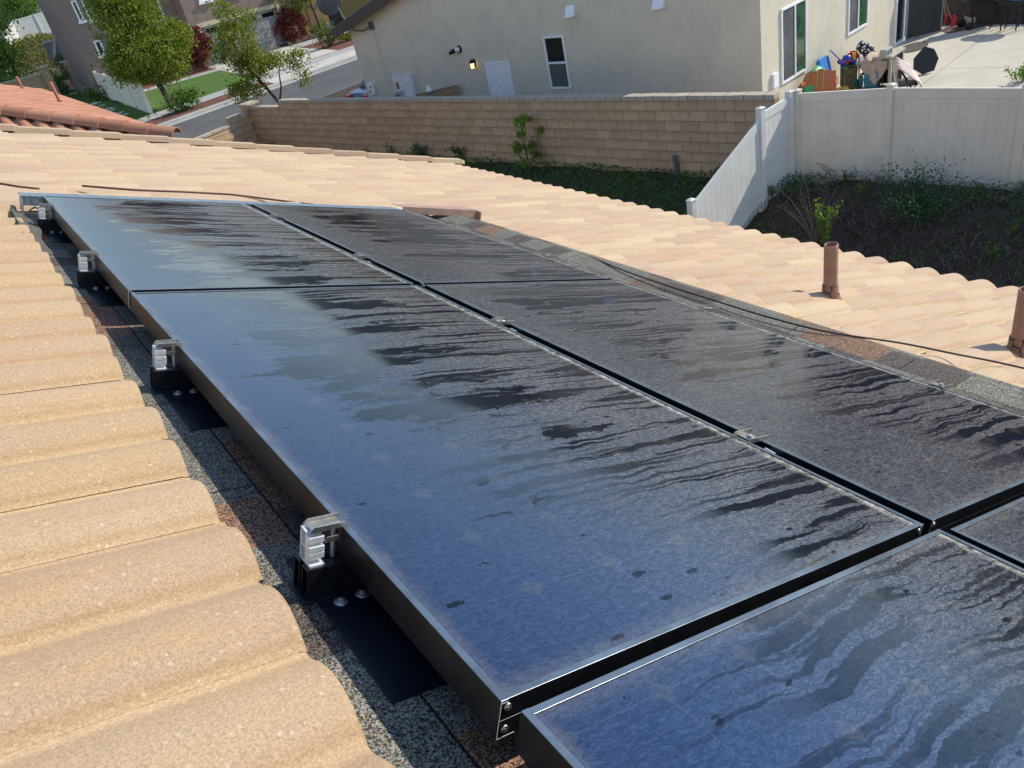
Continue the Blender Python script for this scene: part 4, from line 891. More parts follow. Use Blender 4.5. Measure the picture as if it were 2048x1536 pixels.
# ------------------------------------------------------------------ grey beige house next door
def grey_house():
    Mx = Matrix(((HR.x, HD.x, 0, HA.x), (HR.y, HD.y, 0, HA.y), (0, 0, 1, 0), (0, 0, 0, 1)))      # local x along right wall, y along the wall facing us, z world height
    t = thing('grey_house', 'grey beige stucco house behind the block wall with white windows', 'house', Mx)
    S, D = 16.65, 11.38; pk = 1.55; e0 = -2.05; e1 = 0.60; SP = 3.0
    m = MB(); m.prism([(0, 0, -5.8), (0, S, -5.8), (0, S, e0), (0, SP, pk), (0, 0, e1)], (D, 0, 0)); m.build('wall', MT['stucco_grey'], t)
    # gable roof
    r_ = MB(); ov = .5
    SIDES = ((S + ov, e0 - ov * (pk - e0) / (S - SP)), (-ov, e1 - ov * (pk - e1) / SP)); s1 = SP
    for s0, zz in SIDES:
        za = zz + .03; zb = pk + .03
        a = [(-.42, s0, za), (D + .5, s0, za), (D + .5, s1, zb), (-.42, s1, zb)]
        b_ = [(x, y, z + .20) for x, y, z in a]
        r_.add(a + b_, [(0, 1, 2, 3), (7, 6, 5, 4), (0, 4, 5, 1), (1, 5, 6, 2), (2, 6, 7, 3), (3, 7, 4, 0)])
    r_.build('roof', plain('grey_brown_roof_tile', (0.17, 0.15, 0.13), .85, 0, .35, 7, .6, 30), t)
    f = MB()
    for s0, zz in SIDES:
        za = zz; zb = pk
        f.prism([(-.425, s0, za - .14), (-.425, s0, za + .20), (-.425, s1, zb + .20), (-.425, s1, zb - .14)], (-.04, 0, 0))
    f.build('bargeboard', plain('dark_brown_board', (0.065, 0.05, 0.042), .7), t)
    X = -0.004
    # door
    d = MB(); d.box((-.020, 8.66, -5.55), (-.003, 9.62, -3.53)); do = d.build('door', MT['white_paint'], t)
    k = MB(); k.lathe([(0, .0), (.035, .0), (.03, .05), (0, .06)], 12, M=Matrix.Translation((-.021, 9.52, -4.55)) @ Matrix.Rotation(R(-90), 4, 'Y')); k.build('handle', MT['steel'], do)
    g = MB(); g.box((-.045, 9.62, -5.55), (.02, 9.71, -3.48)); g.box((-.045, 8.60, -5.55), (.02, 8.66, -3.48)); g.box((-.044, 8.66, -3.53), (.02, 9.62, -3.481)); g.build('door_frame', MT['white_paint'], t)
    def window(name, y0, y1, z0, z1, wall, split, fr=.06, mats=('window', 'screen'), z_split=None):
        # wall 'a': facing us (x=0, span in y); wall 'b': right wall (y=0, span in x)
        def bx(m_, a0, a1, zz0, zz1, dep0, dep1):
            if wall == 'a': m_.box((-dep1, a0, zz0), (-dep0, a1, zz1))
            else: m_.box((a0, -dep1, zz0), (a1, -dep0, zz1))
        fm = MB()
        bx(fm, y0, y1, z0, z0 + fr, .0, .045); bx(fm, y0, y1, z1 - fr, z1, .0, .045)
        bx(fm, y0, y0 + fr, z0 + fr, z1 - fr, .0, .0445); bx(fm, y1 - fr, y1, z0 + fr, z1 - fr, .0, .0445)
        if z_split: bx(fm, y0 + fr, y1 - fr, z_split - fr * .5, z_split + fr * .5, .0, .044)
        elif split: bx(fm, split - fr * .4, split + fr * .4, z0 + fr, z1 - fr, .0, .044)
        fo = fm.build(name, MT['white_paint'], t, bevel=.004)
        panes = [(y0 + fr, y1 - fr, z_split + fr * .5, z1 - fr), (y0 + fr, y1 - fr, z0 + fr, z_split - fr * .5)] if z_split else [(y0 + fr, split - fr * .4, z0 + fr, z1 - fr), (split + fr * .4, y1 - fr, z0 + fr, z1 - fr)]
        for (a, b_, c, d_), mm in zip(panes, mats):
            p = MB(); bx(p, a, b_, c, d_, .004, .014); p.build('pane', MT[mm], fo)
        return fo
    wo_ = window('window', 6.20, 7.00, -4.34, -2.82, 'a', None, z_split=-3.58, mats=('window', 'blind'))
    window('window', 0.97, 2.33, -4.58, -2.78, 'b', 1.70, mats=('screen', 'window_green'))
    window('window', 4.85, 6.20, -4.34, -2.70, 'b', 5.52, mats=('screen', 'window_green'))
    fo = window('sliding_door', 8.30, 9.75, -5.5, -3.2, 'b', 9.02, fr=.09, mats=('window', 'screen'))
    for (y0, y1) in ((5.63, 5.94), (2.64, 2.97)):
        m = MB(); m.prism([(0, y0, -2.05), (0, y0, -2.34), (-.16, y0, -2.34)], (0, y1 - y0, 0)); m.build('vent_hood', MT['white_paint'], t, bevel=.006)
    return t
grey_house()
def on_wall(s, z, out=0.0):                      # wall facing us: s along, out towards us
    p = HA + HD * s - HR * out; return Vector((p.x, p.y, z))
WM = lambda s, z, out=0.0: Matrix.Translation(on_wall(s, z, out)) @ Matrix.Rotation(HANG, 4, 'Z')      # local -x points to us, +y along the wall
def wall_things():
    t = thing('wall_lantern', 'lit black lantern on the stucco wall beside the white door', 'wall lamp', WM(10.2, -3.48))
    m = MB(); m.box((-.03, -.05, -.13), (0, .05, .10)); m.lathe([(.0, .15), (.02, .13), (.035, .11), (.105, .03), (.10, .02), (0, .02)], 6, M=Matrix.Translation((-.14, 0, 0)), smooth=False); m.box((-.12, -.012, .10), (-.02, .012, .125))
    m.lathe([(.0, -.17), (.075, -.17), (.08, -.15), (.0, -.15)], 6, M=Matrix.Translation((-.14, 0, 0)), smooth=False)
    for k in range(6):
        a = R(60 * k); m.tube([(-.14 + .092 * math.cos(a), .092 * math.sin(a), .022), (-.14 + .078 * math.cos(a), .078 * math.sin(a), -.152)], .008, 5)
    m.build('housing', MT['black_metal'], t)
    b = NB('lantern_glow'); e = b.n('ShaderNodeEmission', {0: (1.0, .62, .28, 1), 1: 1.6}); b.t.links.new(e, b.out.inputs[0])
    m = MB(); m.lathe([(.0, .015), (.074, .015), (.062, -.145), (0, -.145)], 6, M=Matrix.Translation((-.14, 0, 0)), smooth=False); m.build('lamp_glass', b.mat, t)
    t = thing('security_camera', 'black and white bullet camera on a round base on the stucco wall', 'camera', WM(10.80, -3.03))
    Q = Matrix.Rotation(R(-90), 4, 'Y')
    m = MB(); m.lathe([(0, .03), (.11, .03), (.125, .015), (.125, 0)], 24, M=Q); m.build('base', MT['black_metal'], t)
    m = MB(); m.tube([(-.03, 0, 0), (-.13, .03, .0), (-.17, .05, -.005)], [.075, .075, .07], 16); m.build('bracket', MT['white_paint'], t)
    m = MB(); m.tube([(-.165, .05, -.005), (-.20, .16, -.03), (-.22, .26, -.07)], [.07, .075, .055], 16); m.build('body', MT['black_metal'], t)
    t = thing('electric_meter', 'grey electric meter cabinet with red label on the stucco wall', 'electric box', WM(14.37, -4.2))
    m = MB(); m.box((-.13, -.29, -.62), (0, .29, .44)); m.build('cabinet', plain('pale_grey_metal', (.74, .74, .72), .45), t, bevel=.01)
    m = MB(); m.box((-.134, .0, -.06), (-.1305, .15, .19)); m.build('label', plain('red_label', (.35, .07, .06), .5), t)
    m = MB(); m.lathe([(0, .10), (.075, .10), (.09, .07), (.10, .0)], 20, M=Matrix.Translation((-.13, .2, -.24)) @ Q); m.build('meter', plain('meter_glass', (.30, .32, .33), .15), t)
    m = MB(); m.box((-.136, -.20, -.45), (-.1305, .10, -.12)); m.build('cover', plain('grey_cover', (.42, .43, .44), .4), t, bevel=.004)
    tt = MB(); tt.box((-.15, -.25, -.62), (0, .25, .44))
    tag(tt.build('electric_cabinet', plain('light_grey_metal', (.78, .78, .76), .45), None, WM(13.82, -4.2), bevel=.012), 'plain pale grey electric panel next to the labelled meter cabinet', 'electric box')
    t = thing('telephone_box', 'small white utility box with red label low on the wall corner', 'utility box', WM(16.2, -4.25))
    m = MB(); m.box((-.12, -.17, -.20), (0, .17, .20)); m.build('case', MT['white_paint'], t, bevel=.015)
    m = MB(); m.box((-.123, -.01, -.14), (-.1203, .11, -.03)); m.build('label', plain('red_sticker', (.5, .06, .05), .5), t)
    m = MB(); m.box((-.123, -.1, .04), (-.1203, .02, .12)); m.build('plate', plain('grey_plate', (.2, .2, .22), .5), t)
    m = MB(); pts = [on_wall(15.12, -2.2, .015), on_wall(15.16, -3.3, .015), on_wall(15.08, -3.7, .015), on_wall(14.68, -3.76, .015)]; m.tube(pts, .012, 6)
    tag(m.build('conduit', MT['stucco_grey']), 'thin painted conduit running down the stucco wall to the meter', 'conduit')
    # satellite dish on its bent arm
    t = thing('satellite_dish', 'grey satellite dish on a bent arm at the corner of the stucco house', 'satellite dish', WM(15.2, -2.05))
    m = MB(); m.box((-.03, -.14, -.14), (0, .14, .14)); m.tube([(-.03, 0, 0), (-.22, .25, -.10), (-.35, .62, -.06), (-.45, .95, .45), (-.48, 1.05, .80)], .032, 10)
    m.tube([(-.46, .98, .55), (-.9, 1.4, .3)], .014, 6)
    m.build('arm', plain('dark_grey_mast', (.10, .105, .115), .5), t)
    Dm = Matrix.Translation((-.50, 1.45, 1.0)) @ Matrix.Rotation(R(60), 4, 'Z') @ Matrix.Rotation(R(62), 4, 'Y')
    m = MB(); m.lathe([(0, -.10), (.2, -.085), (.36, -.04), (.46, .02), (.47, .028), (.46, .03), (.35, -.02), (.2, -.06), (0, -.075)], 28, M=Dm @ Matrix.Scale(1.15, 4, (1, 0, 0))); m.build('reflector', plain('dish_grey', (.14, .15, .165), .45), t)
    m = MB(); m.box((-.93, 1.33, .25), (-.83, 1.45, .36)); m.build('receiver', plain('lnb_grey', (.2, .2, .21), .5), t)
    m = MB(); m.box((-.08, -.13, -.22), (0, .13, .12)); o = m.build('outlet_box', MT['white_paint'], None, Matrix.Translation(hp(.58, 0.0, -4.3)) @ Matrix.Rotation(HANG + R(90), 4, 'Z'), bevel=.012)
    tag(o, 'small white outlet box low on the sunlit side wall', 'utility box')
    # little side-yard gate return behind the wall
    t = thing('side_gate', 'short white vinyl gate fence in the side yard below the stucco wall', 'fence')
    a = on_wall(13.35, 0, .9); b = on_wall(12.25, 0, 1.3)
    fence_post((b.x, b.y), -4.12, 1.4).build('post', MT['white'], t, bevel=.005); fence_post((a.x, a.y), -4.32, 1.2).build('post', MT['white'], t, bevel=.005)
    fence_panel(t, (a.x, a.y), (b.x, b.y), -4.42, -4.18, 1.25, MT['white'])
    b2 = on_wall(11.2, 0, .1); Mx, L = wall_frame((b.x + .05, b.y), (b2.x, b2.y), -4.16 - .2 * 7)
    mm = MB(); mm.box((.1, -.09, 0), (L, .09, 1.4)); tag(mm.build('block_wall', MT['splitblock'], None, Mx), 'short tan block return wall between gate and stucco wall', 'block wall')
    t = thing('post_light', 'white capped vent on a thin pole in the side yard', 'vent pipe', Matrix.Translation(on_wall(11.75, -5.6, .9)))
    m = MB(); m.tube([(0, 0, 0), (0, 0, 1.5)], .02, 8); m.build('pole', MT['galv'], t)
    m = MB(); m.lathe([(.0, 1.66), (.07, 1.66), (.075, 1.60), (.07, 1.56), (.11, 1.55), (.12, 1.46), (0, 1.46)], 18); m.build('cap', MT['white_paint'], t)
wall_things()

# ------------------------------------------------------------------ parked car half hidden behind the wall
def car():
    t = thing('parked_car', 'dark parked car whose tail shows over the wall at the stucco corner', 'car', T(15.55, 30.75, -5.6, R(10)))
    p = plain('car_paint_grey', (.10, .12, .15), .25, .3); gl = MT['window']
    m = MB(); prof_ = [(-2.2, .35), (-2.25, .75), (-2.1, 1.0), (-1.55, 1.05), (-.95, 1.42), (.5, 1.45), (1.25, 1.02), (2.1, .85), (2.2, .5), (2.15, .3)]
    m.prism([(x, -.85, z) for x, z in prof_], (0, 1.7, 0)); m.build('body', p, t, bevel=.05)
    m = MB(); m.prism([(-1.5, -.70, 1.09), (-1.0, -.66, 1.41), (-1.02, -.66, 1.43), (-1.53, -.70, 1.11)], (0, 1.36, 0)); m.build('rear_window', gl, t)
    for s in (-1, 1):
        m = MB(); m.prism([(-1.3, s * .852, 1.06), (-.9, s * .852, 1.36), (.45, s * .852, 1.38), (1.05, s * .852, 1.06)], (0, s * .006, 0)); m.build('side_window', gl, t)
        m = MB(); m.box((-2.262, s * .62 - .18, .78), (-2.15, s * .62 + .18, .98)); m.build('tail_light', plain('tail_light_red', (.6, .02, .02), .2), t, bevel=.02)
        for x in (-1.4, 1.35):
            m = MB(); Q = Matrix.Translation((x, s * .78, .32)) @ Matrix.Rotation(R(90), 4, 'X'); m.lathe([(0, .1), (.2, .1), (.32, .08), (.32, -.08), (.2, -.1), (0, -.1)], 20, M=Q); m.build('wheel', MT['black_metal'], t)
car()

# ------------------------------------------------------------------ orange roofed house
def orange_house():
    z0 = -1.85; x0, yk, yf = 3.235, 16.58, 37.0; rise = math.tan(PITCH); W_ = 7.0
    Mx = Matrix.Translation((x0, yk, z0))
    t = thing('orange_house', 'neighbour house with terracotta tile hip roof beyond our roof edge', 'house', Mx)
    # the slope facing the eave, barrel tiles as ridges running down it
    m = MB(); m.tint = []
    SL = Matrix(((CA, 0, SA, 0), (0, 1, 0, 0), (-SA, 0, CA, 0), (0, 0, 0, 1)))
    n = int((yf - yk) / .27)
    for i in range(n):
        yy = i * .27
        vmax = min(W_, yy) / CA
        v = 0.0
        while v < vmax:
            L = min(.46, vmax - v); col = np.array(PALETTE_O[rng.integers(4)]) * rng.uniform(.92, 1.08)
            b = len(m.v); pr = [(0.0, .0), (.04, .045), (.10, .06), (.16, .045), (.20, 0.0), (.27, 0.0)]
            for (vv, dz) in ((-v - L, 0.0), (-v, .018), (-v, -.004)):
                for (pu, ph) in pr: m.v.append(tuple(SL @ Vector((vv, yy + pu, ph + dz))))
            for r_ in range(2):
                for j in range(5): m.f.append((b + r_ * 6 + j, b + (r_ + 1) * 6 + j, b + (r_ + 1) * 6 + j + 1, b + r_ * 6 + j + 1)); m.m.append(0); m.sm.append(False)
            m.tint += [(*col, 1)] * 18; v += .44
    m.build('roof_tiles', MT['tile_orange'], t)
    # slope facing us below the hip, tiles run towards us
    m = MB(); m.tint = []
    n = int(W_ * 2 / .27)
    for i in range(n):
        xx = -i * .27
        dmax = min(-xx if -xx < W_ else 2 * W_ + xx, W_)
        if dmax < .3: continue
        b = len(m.v); pr = [(0.0, .0), (.04, .045), (.10, .06), (.16, .045), (.20, 0.0), (.27, 0.0)]
        for q in (0.0, dmax):
            for (pu, ph) in pr: m.v.append((xx - pu, q, q * rise + ph))
        for j in range(5): m.f.append((b + j, b + j + 1, b + 6 + j + 1, b + 6 + j)); m.m.append(0); m.sm.append(False)
        m.tint += [(*PALETTE_O[rng.integers(4)], 1)] * 12
    m.build('roof_tiles', MT['tile_orange'], t)
    m = MB(); zr = W_ * rise
    m.add([(0, 0, -.04), (-2 * W_, 0, -.04), (-2 * W_, yf - yk, -.04), (0, yf - yk, -.04), (-W_, W_, zr - .04), (-W_, yf - yk - W_, zr - .04)], [(0, 4, 1), (0, 3, 5, 4), (1, 4, 5, 2), (3, 2, 5), (0, 1, 2, 3)])
    m.build('roof_deck', MT['pinkmetal'], t)
    m = MB(); m.box((-2 * W_ + .5, .5, -3.8), (-.5, yf - yk - .5, -.06)); m.build('wall', MT['stucco_own'], t)
    L = .56; k = 0; d = Vector((-1, 1, rise)).normalized(); side = Vector((1, 1, 0)).normalized(); up = d.cross(side); up = up if up.z > 0 else -up
    s = -.05
    while s < W_ * 1.45:
        m = MB(); vs = []
        for q, rr in ((s, .19), (s + L, .155)):
            for a in range(9):
                th = math.pi * a / 8; vs.append(d * q + side * (math.cos(th) * rr) + up * (math.sin(th) * rr * .85 + .03))
        vs2 = [v - up * .02 for v in vs[:9]]
        m.add(vs, [(j, 9 + j, 10 + j, j + 1) for j in range(8)], 0, True)
        m.add(list(vs[:9]) + [v * 1 for v in [d * (s - .001) + side * (math.cos(math.pi * a / 8) * .165) + up * (math.sin(math.pi * a / 8) * .165 * .85 + .03) for a in range(9)]], [(j, j + 1, 10 + j, 9 + j) for j in range(8)])
        col = np.array(PALETTE_O[rng.integers(4)]) * rng.uniform(.9, 1.1); m.tint = [(*col, 1)] * len(m.v)
        m.build('hip_tile', MT['tile_orange'], t); s += .52
    return t
orange_house()
for (px, py, h, l) in ((122, 208, .62, 'orange vent pipe standing near the hip of the terracotta roof'), (47, 181, .5, 'orange vent pipe near the far edge of the terracotta roof')):
    # on the terracotta slope: solve for the plane
    n = np.array([SA, 0, CA]); P0 = np.array([3.235, 16.58, -1.85]); d = ray(px, py); q = CW + d * (((P0 - CW) @ n) / (d @ n))
    t = thing('vent_pipe', l, 'vent pipe', Matrix.Translation(q), 'vent pipes on the terracotta roof')
    m = MB(); m.lathe([(.045, -.2), (.045, h - .01), (.042, h), (.036, h), (.036, h - .2), (0, h - .2)], 16); m.build('pipe', MT['pipe_orange'], t)
    m = MB(); m.lathe([(.10, -.06), (.07, .04), (.06, .09), (.046, .10)], 16); m.build('collar', plain('dark_collar', (.10, .045, .035), .7), t)

# ------------------------------------------------------------------ mauve house across the street
def mauve_house():
    t = thing('mauve_house', 'two storey mauve stucco house with garage across the street', 'house')
    sm = MT['stucco_purple']; cream = plain('cream_trim', (.62, .56, .34), .6); Y0 = 66.5
    m = MB()
    gx0, gx1, gz = 18.28, 24.62, -2.79
    m.box((17.52, Y0, -5.7), (gx0 - .003, Y0 + 9, 3.6)); m.box((gx1 + .003, Y0, -5.7), (25.9, Y0 + 9, 3.6)); m.box((gx0, Y0 + .001, gz), (gx1, Y0 + 9, 3.6))
    m.build('wall', sm, t)
    m = MB(); m.box((9.75, 68.3, -5.7), (17.517, 78, 3.6)); m.build('wall', sm, t)
    m = MB(); m.prism([(9.75, 78.003, -5.7), (17.5, 78.003, -5.7), (20, 87, -5.7), (11.9, 87, -5.7)], (0, 0, 9.3)); m.build('wall', sm, t)
    # roof overhangs
    m = MB(); m.prism([(9.0, Y0 + 1.0, 3.6), (26.6, Y0 - .7, 3.6), (26.6, 88, 3.6), (9.0, 88, 3.6)], (0, 0, .22)); m.add([(9.0, Y0 - .7, 3.825), (26.6, Y0 - .7, 3.825), (26.6, 88, 3.825), (9.0, 88, 3.825), (15, 74, 5.8), (20, 74, 5.8)], [(0, 1, 5, 4), (1, 2, 5), (2, 3, 4, 5), (3, 0, 4)])
    m.build('roof', plain('brown_roof_tile', (.26, .17, .12), .85, 0, .3, 5, .5, 20), t)
    g = MB(); g.box((gx0, Y0 + .16, -5.5), (gx1, Y0 + .22, gz))
    for i in range(8):
        for j in range(4): g.box((gx0 + .12 + i * .78, Y0 + .135, -5.42 + j * .67), (gx0 + .78 + i * .78, Y0 + .158, -4.88 + j * .67))
    gd = g.build('garage_door', plain('pale_garage_door', (.40, .39, .37), .55), t)
    for i in range(4):
        w_ = MB(); w_.box((gx0 + .35 + i * 1.56, Y0 + .12, -3.28), (gx0 + 1.35 + i * 1.56, Y0 + .134, -2.98)); w_.build('pane', MT['window'], gd)
    f = MB(); f.box((gx0 - .25, Y0 - .06, gz), (gx1 + .25, Y0 - .002, gz + .3)); f.box((gx0 - .25, Y0 - .06, gz - .75), (gx0, Y0 - .002, gz - .002)); f.box((gx1, Y0 - .06, -5.6), (gx1 + .25, Y0 - .002, gz - .002)); f.build('garage_trim', cream, t)
    def win(x0, x1, z0, z1, y, mat='window_green', fr=.12, sill=True):
        f = MB(); f.box((x0, y - .07, z0), (x0 + fr, y, z1)); f.box((x1 - fr, y - .07, z0), (x1, y, z1)); f.box((x0 + fr, y - .069, z1 - fr), (x1 - fr, y, z1)); f.box((x0 + fr, y - .069, z0), (x1 - fr, y, z0 + fr))
        if sill: f.box((x0 - .1, y - .16, z0 - .2), (x1 + .1, y, z0 - .002))
        fo = f.build('window', MT['white_paint'], t); p = MB(); p.box((x0 + fr, y - .03, z0 + fr), (x1 - fr, y - .01, z1 - fr)); p.build('pane', MT[mat], fo)
    win(15.05, 16.45, -1.75, .6, 68.3); win(10.55, 10.95, -.45, .9, 68.3); win(11.25, 11.65, -.55, .9, 68.3); win(10.85, 11.35, -2.9, -1.9, 68.3, 'window')
    win(18.9, 19.8, -1.1, .3, Y0, 'window'); win(21.0, 22.4, -1.1, .3, Y0, 'window')
    a = MB(); a.prism([(12.6, 68.28, -5.6), (12.6, 68.28, -2.6), (13.6, 68.28, -1.9), (14.6, 68.28, -2.6), (14.6, 68.28, -5.6)], (0, -.03, 0)); a.build('porch_shade_plate', plain('porch_shade', (.035, .035, .055), .7), t)  # flat plate on the wall; porch shade is painted as its dark colour
    s = MB(); s.box((25.05, Y0 - .14, -3.5), (25.25, Y0 - .003, -3.1)); s.build('wall_lamp', MT['white_paint'], t)
    s = MB(); s.box((23.9, Y0 - .5, -2.1), (24.9, Y0 - .003, -1.95)); s.build('shelf_ledge', MT['white_paint'], t)
mauve_house()
def ochre_house():
    t = thing('ochre_house', 'ochre stucco house beyond the driveway behind the slender tree', 'house')
    m = MB(); m.box((27.9, 70, -5.7), (30.25, 76, -.8)); m.box((31.9, 71.5, -5.7), (46, 80, 1)); m.build('wall', MT['stucco_ochre'], t)
    m = MB(); m.box((30.253, 70.8, -5.7), (31.9, 74, -1.2)); m.build('entry', plain('dark_entry', (.03, .025, .022), .8), t)
    m = MB(); m.prism([(27.2, 69.3, -.8), (46.6, 69.3, -.8), (46.6, 81, -.8), (27.2, 81, -.8)], (0, 0, .3)); m.build('roof', plain('brown_roof', (.2, .13, .1), .85), t)
    m = MB(); m.box((28.5, 69.94, -5.5), (29.4, 69.997, -3.4)); d = m.build('door', plain('ochre_door', (.24, .15, .06), .6), t)
    k = MB(); k.box((29.25, 69.88, -4.5), (29.32, 69.938, -4.4)); k.build('handle', MT['steel'], d)
ochre_house()
# side-yard walls and fences up the hill
def side_yard():
    t = thing('vinyl_fence', 'cream vinyl fence along the lawn side under the full tree', 'fence')
    ys = [50.3, 54.5, 58.7, 62.9, 67.1, 71.3]; xs = [9.3, 9.45, 9.55, 9.7, 9.85, 10.0]
    for x, y in zip(xs, ys): fence_post((x, y), -3.72, 1.85, s=.09).build('post', MT['vinyl'], t)
    for k in range(5): fence_panel(t, (xs[k], ys[k]), (xs[k + 1], ys[k + 1]), -3.8, -3.8, 1.75, MT['vinyl'], gap=.09, bw=.3)
    def split_wall(a, b, z0, z1, label, th=.12):
        Mx, L = wall_frame(a, b, z0); tt = thing('block_wall', label, 'block wall', Mx)
        m = MB(); m.box((0, -th, 0), (L, th, z1 - z0)); m.build('blocks', MT['splitblock'], tt)
        m = MB(); m.box((-.02, -th - .05, z1 - z0), (L + .02, th + .05, z1 - z0 + .1)); m.build('caps', MT['cap'], tt, bevel=.01)
    split_wall((10.2, 72.5), (9.5, 84), -5.7, -3.3, 'shaded tan block wall with vine beyond the vinyl fence')
    split_wall((1.0, 70.4), (6.72, 70), -5.7, -3.15, 'sunlit tan block wall beyond the terracotta roof')
    t = thing('wall_pilaster', 'tall rough tan block pillar beyond the terracotta roof', 'pilaster', T(7.05, 70, -5.7))
    m = MB(); m.box((-.3, -.3, 0), (.3, .3, 2.92)); m.build('blocks', MT['splitblock'], t)
    m = MB(); m.box((-.38, -.38, 2.921), (.38, .38, 3.05)); m.build('cap', MT['cap'], t, bevel=.02)
    shrub('vine', 'vine spilling over the shaded block wall', (9.7, 81.5, -3.6), [(0, 0, .3, .5, 2.2, .5), (.2, -1.5, -.3, .4, 1.6, .6)], 1400, .2, MT['leaf_mid'], .25, cat='vine')
    t = thing('vinyl_fence', 'bright white vinyl fence on the bank at the top of the picture', 'fence')
    P = [(8.1, 99.2, -.4), (9.6, 100, .5), (11.7, 100, .6), (13.9, 100, .7), (15.5, 100, .7)]
    for x, y, z in P: fence_post((x, y), z, 2.2, s=.07, cap=False).build('post', MT['white'], t)
    for a, b in zip(P, P[1:]): fence_panel(t, a, b, a[2] - .05, b[2] - .05, 2.0, MT['white'], gap=.07, bw=.35)
    t = thing('picket_fence', 'white picket gate section beside the mauve house side wall', 'fence')
    P = [(10.65, 83.6), (11.9, 83.2)]
    for x, y in P: fence_post((x, y), -1.5, 2.2, s=.07).build('post', MT['white'], t)
    m = MB()
    for k in range(14):
        x = 10.72 + k * .085; m.box((x, 83.4 - (x - 10.65) * .32 + .15, -3.6), (x + .045, 83.4 - (x - 10.65) * .32 + .19, -1.7))
    m.box((10.7, 83.3, -1.72), (11.85, 83.36, -1.6)); m.box((10.7, 83.3, -3.5), (11.85, 83.36, -3.38)); m.build('pickets', MT['white'], t)
    t = thing('garden_gate', 'grey shaded gate with diagonal brace by the picket fence', 'gate')
    g = plain('grey_gate', (.30, .31, .33), .6); m = MB(); m.box((9.4, 84.2, -3.6), (10.6, 84.26, -1.6)); m.build('boards', g, t)
    m = MB(); m.prism([(9.45, 84.19, -3.4), (9.7, 84.19, -3.4), (10.5, 84.19, -1.8), (10.25, 84.19, -1.8)], (0, -.05, 0)); m.box((9.4, 84.12, -1.75), (10.6, 84.185, -1.6)); m.build('brace', MT['white'], t)
    # bank planting
    n = 5000; x = rng.uniform(6.5, 16, n); y = rng.uniform(86, 100, n); z = np.array([terrain(float(a), float(b)) for a, b in zip(x, y)]) + rng.uniform(0, .35, n)
    tag(leaf_mesh('bank_ground_cover', np.stack([x, y, z], 1), .3, MT['grass_yellow'], up=1.0), 'yellow green ground cover on the sunny bank below the white fence', 'ground cover', kind='stuff')
    n = 2600; x = rng.uniform(4, 9.4, n); y = rng.uniform(48, 80, n)
    tag(leaf_mesh('yard_grass', np.stack([x, y, -5.55 + rng.uniform(0, .12, n)], 1), .16, MT['leaf_shrub'], up=1.5), 'uneven grass in the side yard beside the vinyl fence', 'grass', kind='stuff')
    for k, (px, py) in enumerate([(125, 177), (137, 181), (148, 187), (191, 207), (200, 213), (215, 219), (221, 221), (235, 228), (243, 232)]):
        p = at(px, py, -5.56); m = MB(); r0 = .38
        m.prism([(p.x + r0 * math.cos(a_) * (1 + .2 * math.sin(3 * a_ + k)), p.y + r0 * 1.5 * math.sin(a_), -5.6) for a_ in np.linspace(0, 2 * math.pi, 9)[:-1]], (0, 0, .09))
        tag(m.build('stepping_stone', MT['concrete'], bevel=.02), 'pale stepping stone in the side yard grass', 'stepping stone', 'stepping stones in the side yard')
    shrub('rose_bush', 'green bush with white flowers beside the pillar', (6.2, 74, -5.6), [(0, 0, 1.6, 1.3, 1.0, 1.5), (-1.3, 0, 1.4, 1.0, 1.0, 1.3)], 2600, .17, MT['leaf_hedge'], .22)
    w_ = rng.normal(size=(60, 3)) * np.array([1.0, .8, .9]) + np.array([5.9, 73.2, -3.6])
    t = thing('flower_cluster', 'scattered white blossoms on the bush beside the pillar', 'flowers'); leaf_mesh('petals', w_, .16, MT['white'], t)
    shrub('bush', 'dark bush at the base of the shaded block wall', (8.6, 79.0, -5.6), [(0, 0, .9, .8, 1.2, 1.0)], 900, .18, MT['leaf_cover'], .2)
side_yard()

